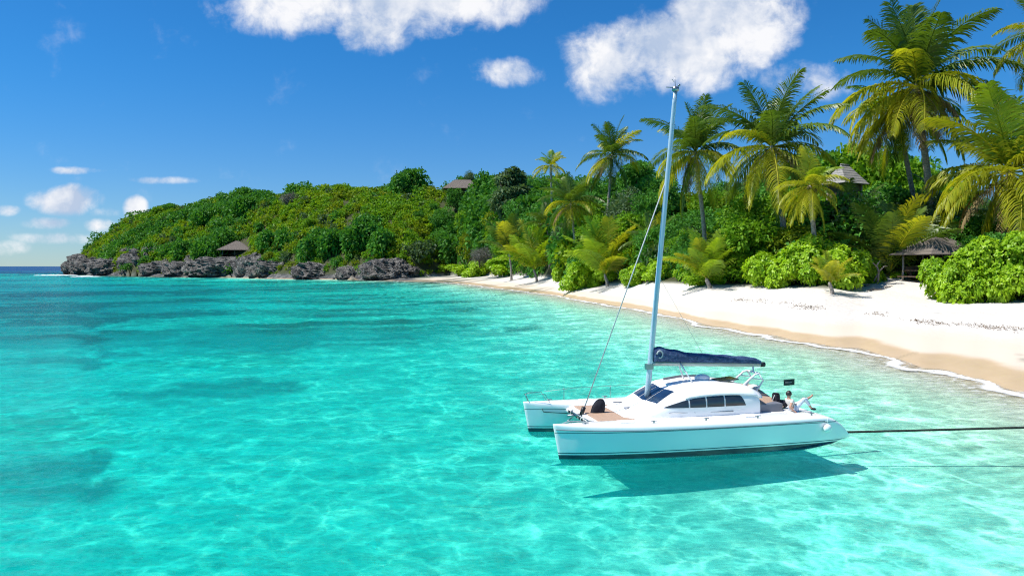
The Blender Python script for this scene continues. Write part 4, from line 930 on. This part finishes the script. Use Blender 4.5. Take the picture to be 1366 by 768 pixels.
kn = np.where(kindn < .40, 3, np.where(kindn < .50, 0, np.where(kindn < .585, 1, np.where(kindn < .70, 2, 0))))
kn = np.where(rg.random(len(xs)) < .04, 6, kn); kn = np.where((us > 600) & (rg.random(len(xs)) < .55), 3, kn)
sz = (.42+1.0*rg.random(len(xs))**1.7)*np.where(kn == 3, 1.4, 1)
edge_ = (us < 130) | (ss < .09); sz = np.where(edge_, sz*.6, sz)
big = np.argsort(-sz/ds)[:230]
bigset = set(big.tolist()); nm = {0: 'mid green', 1: 'olive', 2: 'yellowish green', 3: 'dark green', 6: 'grey green'}
for i in big:
    k = int(kn[i]); k2 = {0: (0, 4)[i % 2], 1: (1, 5)[i % 2]}.get(k, k)
    o = empty('hillside_shrub', (xs[i], ds[i], zs[i]-.4), rg.uniform(0, 6.28), nm[k]+' rounded shrub among others on the headland slope', 'shrub', nm[k]+' shrubs on the headland slope')
    c = link('foliage', SCR[k2][0], o); c.scale = (sz[i]*1.25, sz[i]*1.25, sz[i]*1.5)
rgt = np.random.default_rng(31)
for i in range(70):
    u = rgt.uniform(150, 760); q0, q1, _, q2, _ = [float(a) for a in tab(u)]; d = q1+8+(q2-q1)*rgt.random()**.8; x = (u-683)/F*d; z = gz(x, d)
    if abs(u-317) < 30 or abs(u-617) < 34: continue
    k = int(rgt.choice([0, 1, 2, 4, 5, 3], p=[.34, .2, .16, .14, .06, .1])); s = rgt.uniform(.45, .85)
    place_tree('broadleaf_tree', CRN[k][0], CRN[k][1], (x, d, z-1.5*s), s*1.1, rgt.uniform(0, 6.28), ['dense dark green', 'mid green', 'dark oval', 'olive', 'bright green', 'grey green'][k]+' low tree standing out of the headland scrub', 'tree', ['dense dark green', 'mid green', 'dark oval', 'olive', 'bright green', 'grey green'][k]+' trees scattered over the headland', s*rgt.uniform(.7, 1))
# the rest is one mass of scrub per leaf colour
allV = []; allT = []; allM = []
lows = []
for j in range(7):
    me = SCR[j][0]; v = np.empty(len(me.vertices)*3, np.float32); me.vertices.foreach_get('co', v); v = v.reshape(-1, 4, 3)
    t = np.empty(len(me.vertices), np.float32); me.attributes['tint'].data.foreach_get('value', t); lows.append((v, t.reshape(-1, 4)))
mats = ['mid', 'olive', 'yellow', 'dark', 'slate']
for i in range(len(xs)):
    if i in bigset: continue
    k = int(kn[i]); k2 = {0: (0, 4)[i % 2], 1: (1, 5)[i % 2]}.get(k, k); v, t = lows[k2]
    sel = rg.permutation(len(v))[:170]; a_ = rg.uniform(0, 6.28); cA, sA = math.cos(a_), math.sin(a_)
    q = v[sel]; ctr = q.mean(1, keepdims=True); q = ctr+(q-ctr)*1.35; s = sz[i]
    q = np.stack([(q[..., 0]*cA-q[..., 1]*sA)*s+xs[i], (q[..., 0]*sA+q[..., 1]*cA)*s+ds[i], q[..., 2]*s*1.1+zs[i]-.6], -1)
    allV.append(q.reshape(-1, 3)); allT.append(t[sel].ravel()); allM.append(np.full(len(sel), mats.index(SCR[k2][1]), np.int32))
gV = []; gT = []; gM = []
for i in range(1500):
    u = rg.uniform(780, 1560); q0, q1, _, q2, _ = [float(a) for a in tab(u)]; d = q1+5+(q2*1.1-q1)*rg.random()**1.2; x = (u-683)/F*d
    if abs(u-1250) < 75 and d < 112: continue
    z = gz(x, d); k2 = int(rg.choice([3, 0, 4, 6, 1], p=[.45, .2, .15, .1, .1])); v, t = lows[k2]; sel = rg.permutation(len(v))[:260]; s = rg.uniform(.6, 1.1); q = v[sel]; a_ = rg.uniform(0, 6.28); cA, sA = math.cos(a_), math.sin(a_)
    q = np.stack([(q[..., 0]*cA-q[..., 1]*sA)*s+x, (q[..., 0]*sA+q[..., 1]*cA)*s+d, q[..., 2]*s*1.2+z-.4], -1)
    gV.append(q.reshape(-1, 3)); gT.append(t[sel].ravel()); gM.append(np.full(len(sel), mats.index(SCR[k2][1]), np.int32))
me = quadmesh('undergrowth', np.concatenate(gV), None, np.concatenate(gT))
for mm in mats: me.materials.append(LM[mm])
me.polygons.foreach_set('material_index', np.concatenate(gM)); me.update()
o = link('undergrowth', me); tag(o, 'dark leafy undergrowth beneath the palms and grove trees', 'undergrowth', kind='stuff')
me = quadmesh('hillside_scrub', np.concatenate(allV), None, np.concatenate(allT))
for mm in mats: me.materials.append(LM[mm])
me.polygons.foreach_set('material_index', np.concatenate(allM)); me.update()
o = link('hillside_scrub', me); tag(o, 'dense green and olive scrub covering the headland hill', 'scrub', kind='stuff')

# ------------------------------------------------------------------ rocks
m, nt, out = newmat('limestone'); p = nt.new('ShaderNodeBsdfPrincipled'); ps = nt.coord()
n1 = nt.noise(ps, .35, 6, .65, .5); n2 = nt.noise(ps, 1.6, 5, .7)
c = nt.mix(nt.step(n1, .40, .62), (.030, .028, .024), (.20, .182, .155)); c = nt.mix(nt.step(n2, .52, .66), c, (.40, .38, .35)); c = nt.mix(nt.step(nt.vor(ps, .5, 'DISTANCE_TO_EDGE'), .06, .0), c, (.02, .02, .025))
gs = nt.new('ShaderNodeSeparateXYZ'); nt.l.new(nt.pos(), gs.inputs[0]); c = nt.mix(nt.step(gs.outputs[2], 1.6, .5), c, (.02, .021, .024)); nt.put(p, 'Base Color', c); nt.put(p, 'Roughness', .9); nt.put(p, 'Normal', nt.bump(nt.math('ADD', n2, n1), .9, .8)); nt.l.new(p.outputs[0], out.inputs[0]); ROCK = m
def vn3(p, s, seed): return fbm(p[:, 0]*s+p[:, 2]*s*.7+seed, p[:, 1]*s-p[:, 2]*s*.9+seed*2.3, 3, seed)
def rock(u0, u1, vt, d, label, seed, jag=.35, vb=None, group='grey rocks at the foot of the headland'):
    bm = bmesh.new(); bmesh.ops.create_icosphere(bm, subdivisions=5, radius=1); P = np.array([v.co[:] for v in bm.verts]); Fc = [[v.index for v in f.verts] for f in bm.faces]; bm.free()
    P = np.sign(P)*np.abs(P)**.8
    uc = (u0+u1)/2; x = (uc-683)/F*d; rx = (u1-u0)/2*d/F*(1.4 if u0 < 400 else 1.15); zt = at_depth(uc, vt, d).z; zb = -1.0 if vb is None else at_depth(uc, vb, d).z; hz = (zt-zb)/2
    Q = P*np.array([rx, rx*.75, hz])/6.; n = vn3(Q, 1.1, seed)-.5; n2 = np.abs(vn3(Q, 2.3, seed+5)-.5)*2; n3 = vn3(Q, 5.5, seed+9)-.5
    P = P*(1.05+n*2.2*jag+(.28-n2)*jag*1.5+n3*jag*.7)[:, None]*np.array([rx, rx*.75, hz*1.12]); mb = MB(); mb.add(P.tolist(), Fc, 0, False); o = mb.build('rock', ROCK); o.location = (x, d, (zt+zb)/2); o.rotation_euler = (0, 0, 0)
    return tag(o, label, 'rock', group)
RK = [(95, 122, 349, 592, 'overhanging dark rock at the seaward tip of the headland'), (112, 150, 345, 566, 'low dark rock second from the headland tip'), (138, 186, 348, 525, 'undercut dark rock face near the headland tip'), (176, 214, 337, 498, 'tall pale streaked rock on the left part of the headland'), (200, 244, 352, 477, 'rugged grey rock left of the smooth big boulder'),
      (234, 276, 350, 460, 'round dark boulder with pale top beside the largest boulder'), (268, 334, 346, 445, 'largest long smooth boulder below the small pavilion'), (322, 356, 343, 424, 'pale grey boulder leaning on the largest one'), (348, 398, 349, 412, 'boulder with a pinkish foot right of the pale one'),
      (384, 412, 362, 398, 'low rocks between two boulders at the water'), (402, 464, 354, 380, 'wide dark flat topped rock'), (456, 500, 358, 362, 'jagged grey rock left half at the beach end'), (492, 550, 351, 346, 'jagged grey rock right next to the beach end')]
for i, (a_, b2, vt, d, lb) in enumerate(RK): rock(a_, b2, vt, d+3, lb, i*3+1, .36 if i not in (6, 7) else .24)
for i, (a_, b2, vt, d, lb) in enumerate([(168, 186, 331, 520, 'bare rock outcrop in the scrub on the left slope'), (190, 216, 330, 505, 'upper rock ledge above the streaked rock'), (256, 284, 340, 465, 'rock ledge in the scrub beside the small pavilion'), (100, 124, 341, 600, 'rocky shoulder above the headland tip'), (226, 250, 345, 475, 'small rock ledge above the round boulder')]):
    rock(a_, b2, vt, d+8, lb, 60+i*3, .3, vt+11, group='rock outcrops in the headland scrub')

# ------------------------------------------------------------------ huts
m, nt, out = newmat('shingle'); p = nt.new('ShaderNodeBsdfPrincipled'); ps = nt.coord()
bk = nt.new('ShaderNodeTexBrick'); nt.put(bk, 'Vector', nt.mapping(ps, (1, 1, 1), rot=(R(90), 0, 0))); nt.put(bk, 'Scale', 1.6); nt.put(bk, 'Color1', (.185, .15, .125, 1)); nt.put(bk, 'Color2', (.26, .22, .185, 1)); nt.put(bk, 'Mortar', (.05, .045, .04, 1)); nt.put(bk, 'Mortar Size', .03); nt.put(bk, 'Row Height', .3); nt.put(bk, 'Brick Width', .5)
c = nt.mix(nt.noise(ps, 2.2, 5), bk.outputs[0], (.13, .105, .085)); nt.put(p, 'Base Color', c); nt.put(p, 'Roughness', .9); nt.put(p, 'Normal', nt.bump(nt.math('ADD', nt.noise(ps, 5, 5), bk.outputs[1]), .7, .1)); nt.l.new(p.outputs[0], out.inputs[0]); SHG = m
WD = pbr('hut_wood', (.16, .11, .075), .8, .3, 0, (.09, .06, .045), 5, .4, 20); PW = pbr('pale_post', (.42, .38, .33), .8, .2, 0, (.3, .27, .24), 4)
def hut(loc, rz, W_, eave, hgt, label, ridge=.12, walls=False, deck=True, group=None, layers=7):
    t = empty('hut', loc, rz, label, 'hut', group); mb = MB()
    for k in range(layers):       # overlapping courses of thatch or shingle
        a0 = 1-k/layers; a1 = 1-(k+1)/layers; z0 = eave+hgt*(1-a0); z1_ = eave+hgt*(1-a1)
        w0 = (W_/2)*(ridge+(1-ridge)*a0)+.10; w1 = (W_/2)*(ridge+(1-ridge)*a1); y0 = (W_/2)*.8*a0+.1; y1 = (W_/2)*.8*a1
        mb.add([(-w0, -y0, z0-.06), (w0, -y0, z0-.06), (w0, y0, z0-.06), (-w0, y0, z0-.06), (-w1, -y1, z1_), (w1, -y1, z1_), (w1, y1, z1_), (-w1, y1, z1_),
                (-w0+.05, -y0+.05, z0-.14), (w0-.05, -y0+.05, z0-.14), (w0-.05, y0-.05, z0-.14), (-w0+.05, y0-.05, z0-.14)],
               [(0, 1, 5, 4), (1, 2, 6, 5), (2, 3, 7, 6), (3, 0, 4, 7), (8, 9, 1, 0), (9, 10, 2, 1), (10, 11, 3, 2), (11, 8, 0, 3)])
    mb.add([(-W_/2*.98, -W_*.39, eave-.1), (W_/2*.98, -W_*.39, eave-.1), (W_/2*.98, W_*.39, eave-.1), (-W_/2*.98, W_*.39, eave-.1)], [(0, 3, 2, 1)])
    rf = mb.build('roof', SHG, t); mb = MB(); mb.tube([(-W_/2*ridge-.15, 0, eave+hgt+.03), (W_/2*ridge+.15, 0, eave+hgt+.03)], .13, 8); mb.build('ridge_cap', SHG, rf)
    for sx in (-1, 0, 1):
        for sy in (-1, 1):
            mb = MB(); mb.tube([(sx*W_*.36, sy*W_*.28, -.5), (sx*W_*.36, sy*W_*.28, eave)], .14, 8); mb.build('post', PW, t)
    if deck:
        mb = MB(); mb.box((0, 0, .45), (W_*.85, W_*.66, .14)); mb.build('platform', WD, t)
        mb = MB(); mb.box((-W_*.1, W_*.2, 1.0), (W_*.5, .6, .1)); mb.box((-W_*.1, W_*.24, 1.45), (W_*.5, .1, .6))
        for x in (-.3, .1): mb.box((W_*x, W_*.2, .74), (.1, .5, .44))
        mb.build('bench', WD, t)
        mb = MB()
        for y in (-1, 1):
            mb.box((0, y*W_*.3, 1.25), (W_*.72, .07, .09)) if y > 0 else None
        mb.box((-W_*.37, 0, 1.25), (.07, W_*.56, .09)); mb.box((W_*.37, 0, 1.25), (.07, W_*.56, .09)); mb.build('railing', WD, t)
    if walls:
        mb = MB(); mb.box((0, 0, eave/2), (W_*.74, W_*.54, eave-.3)); mb.build('wall', WD, t)
        for x in (-.2, .2): mb = MB(); mb.box((W_*x, -W_*.272, eave*.5), (W_*.16, .05, eave*.45)); mb.build('window', M['glass'], t)
    return t
x = (1250-683)/F*97; g_ = gz(x, 97); ze = at_depth(1250, 339, 97).z-g_
hut((x, 97, g_), .25, 8.7, ze, 2.7, 'open beach hut with dark shingle roof behind the near lime bushes', .03)
x = (317-683)/F*447; g_ = gz(x, 455); zt = at_depth(317, 337, 455).z
hut((x*455/447, 455, zt-3.2+1.6), .1, 20.5, 3.2, 5.6, 'small pavilion with grey thatched roof above the headland boulders', .10)
z_ = at_depth(617, 255, 408).z; x = (617-683)/F*408
hut((x, 408, z_-3.0), -.05, 19.5, 4, 5.2, 'grey roofed villa on the hilltop beside the tall dark tree', .45, True, False)
z_ = at_depth(1125, 238, 118).z; x = (1125-683)/F*118
SHG = pbr('pale_shingle', (.36, .35, .34), .9, .2, 0, (.24, .23, .22), 5, .5, 12)
hut((x, 118, z_-6.9), .5, 5.6, 6, 3.0, 'grey roofed hut among the trees behind the yellow palm', .3, True, False)

# ------------------------------------------------------------------ driftwood, twigs and seaweed on the sand
DW = pbr('driftwood', (.42, .36, .30), .9, .2, 0, (.22, .18, .15), 5, .5, 20)
x = (1197-683)/F*99; g_ = gz(x, 99); mb = MB(); mb.tube([(0, 0, -.2), (.1, 0, 1.2), (-.2, 0, 2.0), (.3, .1, 2.7)], [.16, .13, .12, .05], 8); mb.tube([(-.1, 0, 1.8), (-.7, 0, 2.4), (-.9, 0, 3.0)], [.12, .08, .04], 6); mb.tube([(.1, 0, 1.2), (.8, 0, 1.9), (1.3, 0, 2.0)], [.1, .08, .03], 6); mb.tube([(0, 0, .9), (-.3, .1, .3), (-.5, .1, -.1)], .08, 6)
o = mb.build('driftwood_stump', DW); o.location = (x-2.6, 99, g_); tag(o, 'pale dead stump with twisted limbs at the sand edge left of the hut', 'stump')
g_ = 0
for i, (u, v, ln, lb) in enumerate([(1148, 383, 3.2, 'fallen branch on the sand at the foot of the bright bush'), (1168, 388, 2.6, 'thin fallen branch on the sand left of the hut'), (1185, 384, 2.2, 'short fallen branch nearest the dark young palm'), (845, 380, 2.0, 'twig on the sand near the mast')]):
    q = None
    for d in np.linspace(60, 200, 700):
        xx = (u-683)/F*d; zq = gz(xx, d) if d % 1 < .3 else None
        if zq is not None and 355+(HC-zq)*F/d <= v: q = (xx, d, zq); break
    if q is None: continue
    mb = MB(); a_ = i*1.3; mb.tube([(-ln/2, 0, .05), (-.2*ln, .1, .16), (.15*ln, -.1, .12), (ln/2, .15, .22)], [.05, .07, .06, .02], 6); mb.tube([(.1*ln, -.1, .12), (.3*ln, -.5, .3)], [.05, .02], 5)
    o = mb.build('fallen_branch', WD); o.location = q; o.rotation_euler.z = a_*.3; tag(o, lb, 'branch')
rg = np.random.default_rng(5)
V_ = []; T_ = []
wl = [(1000, 400), (1040, 404), (1060, 407), (1100, 414), (1130, 418), (1150, 418), (1190, 421), (1230, 429), (1260, 433), (1290, 434), (1330, 437), (1366, 442), (1420, 450)]
# seaweed line follows one height contour of the beach
us2 = rg.uniform(985, 1450, 1500); dens_ = vnoise(us2/23, us2*0+3, 4)*.7+vnoise(us2/7, us2*0, 8)*.3; us2 = us2[dens_ > .60+.22*rg.random(len(us2))]
vw = np.interp(us2, [w_[0] for w_ in wl], [w_[1] for w_ in wl])
grid_d = np.linspace(36, 110, 420)
for u, v in zip(us2, vw):
    xx = (u-683)/F*grid_d; zq = height(xx, grid_d); vv = 355+(HC-zq)*F/grid_d; k = int(np.argmin(np.abs(vv-v)))
    d = grid_d[k]+rg.normal()*.9; x0 = xx[k]+rg.normal()*.5; z0 = gz(x0, d)
    for _ in range(3):
        c = np.array([x0+rg.normal()*.16, d+rg.normal()*.16, z0+.03+rg.random()*.06]); dr = np.array([rg.normal(), rg.normal()*.6, rg.normal()*.25]); dr /= np.linalg.norm(dr); L_ = rg.uniform(.06, .18)
        sd = np.array([-dr[1], dr[0], rg.normal()*.4]); V_ += [c, c+dr*L_*.5+sd*.05, c+dr*L_, c+dr*L_*.5-sd*.05]; T_ += [rg.random()]*4
me = quadmesh('seaweed', np.array(V_), leafmat('seaweed', (0.070, 0.035, 0.015), (0.200, 0.110, 0.050), .1, .8, .2), T_)
tag(link('seaweed', me), 'line of dry brown seaweed along the upper beach', 'seaweed', kind='stuff')
# surf breaking beyond the headland tip
mb = MB(); q0 = on_plane(50, 367.5); 
for i, (u0, u1, v) in enumerate(((46, 104, 367.3), (96, 132, 369.0))):
    a_ = on_plane(u0, v); b2 = on_plane(u1, v)
    def sf(u, v_, a_=a_, b2=b2):
        q = a_+(b2-a_)*u; k = math.sin(math.pi*u)**.5; yv = (v_-.5)*13*k*(1+.5*math.sin(u*23)); return (q.x, q.y+yv, .04+.55*k*math.sin(math.pi*v_)*(.6+.4*math.sin(u*37)))
    mb.grid(sf, 60, 8)
o = mb.build('surf', pbr('foam', (.88, .9, .9), .9, .1, 0, (.8, .85, .86), .3, .6, 3)); tag(o, 'white surf breaking on the reef at the headland tip', 'surf', kind='stuff')
print('objects', len(bpy.data.objects))
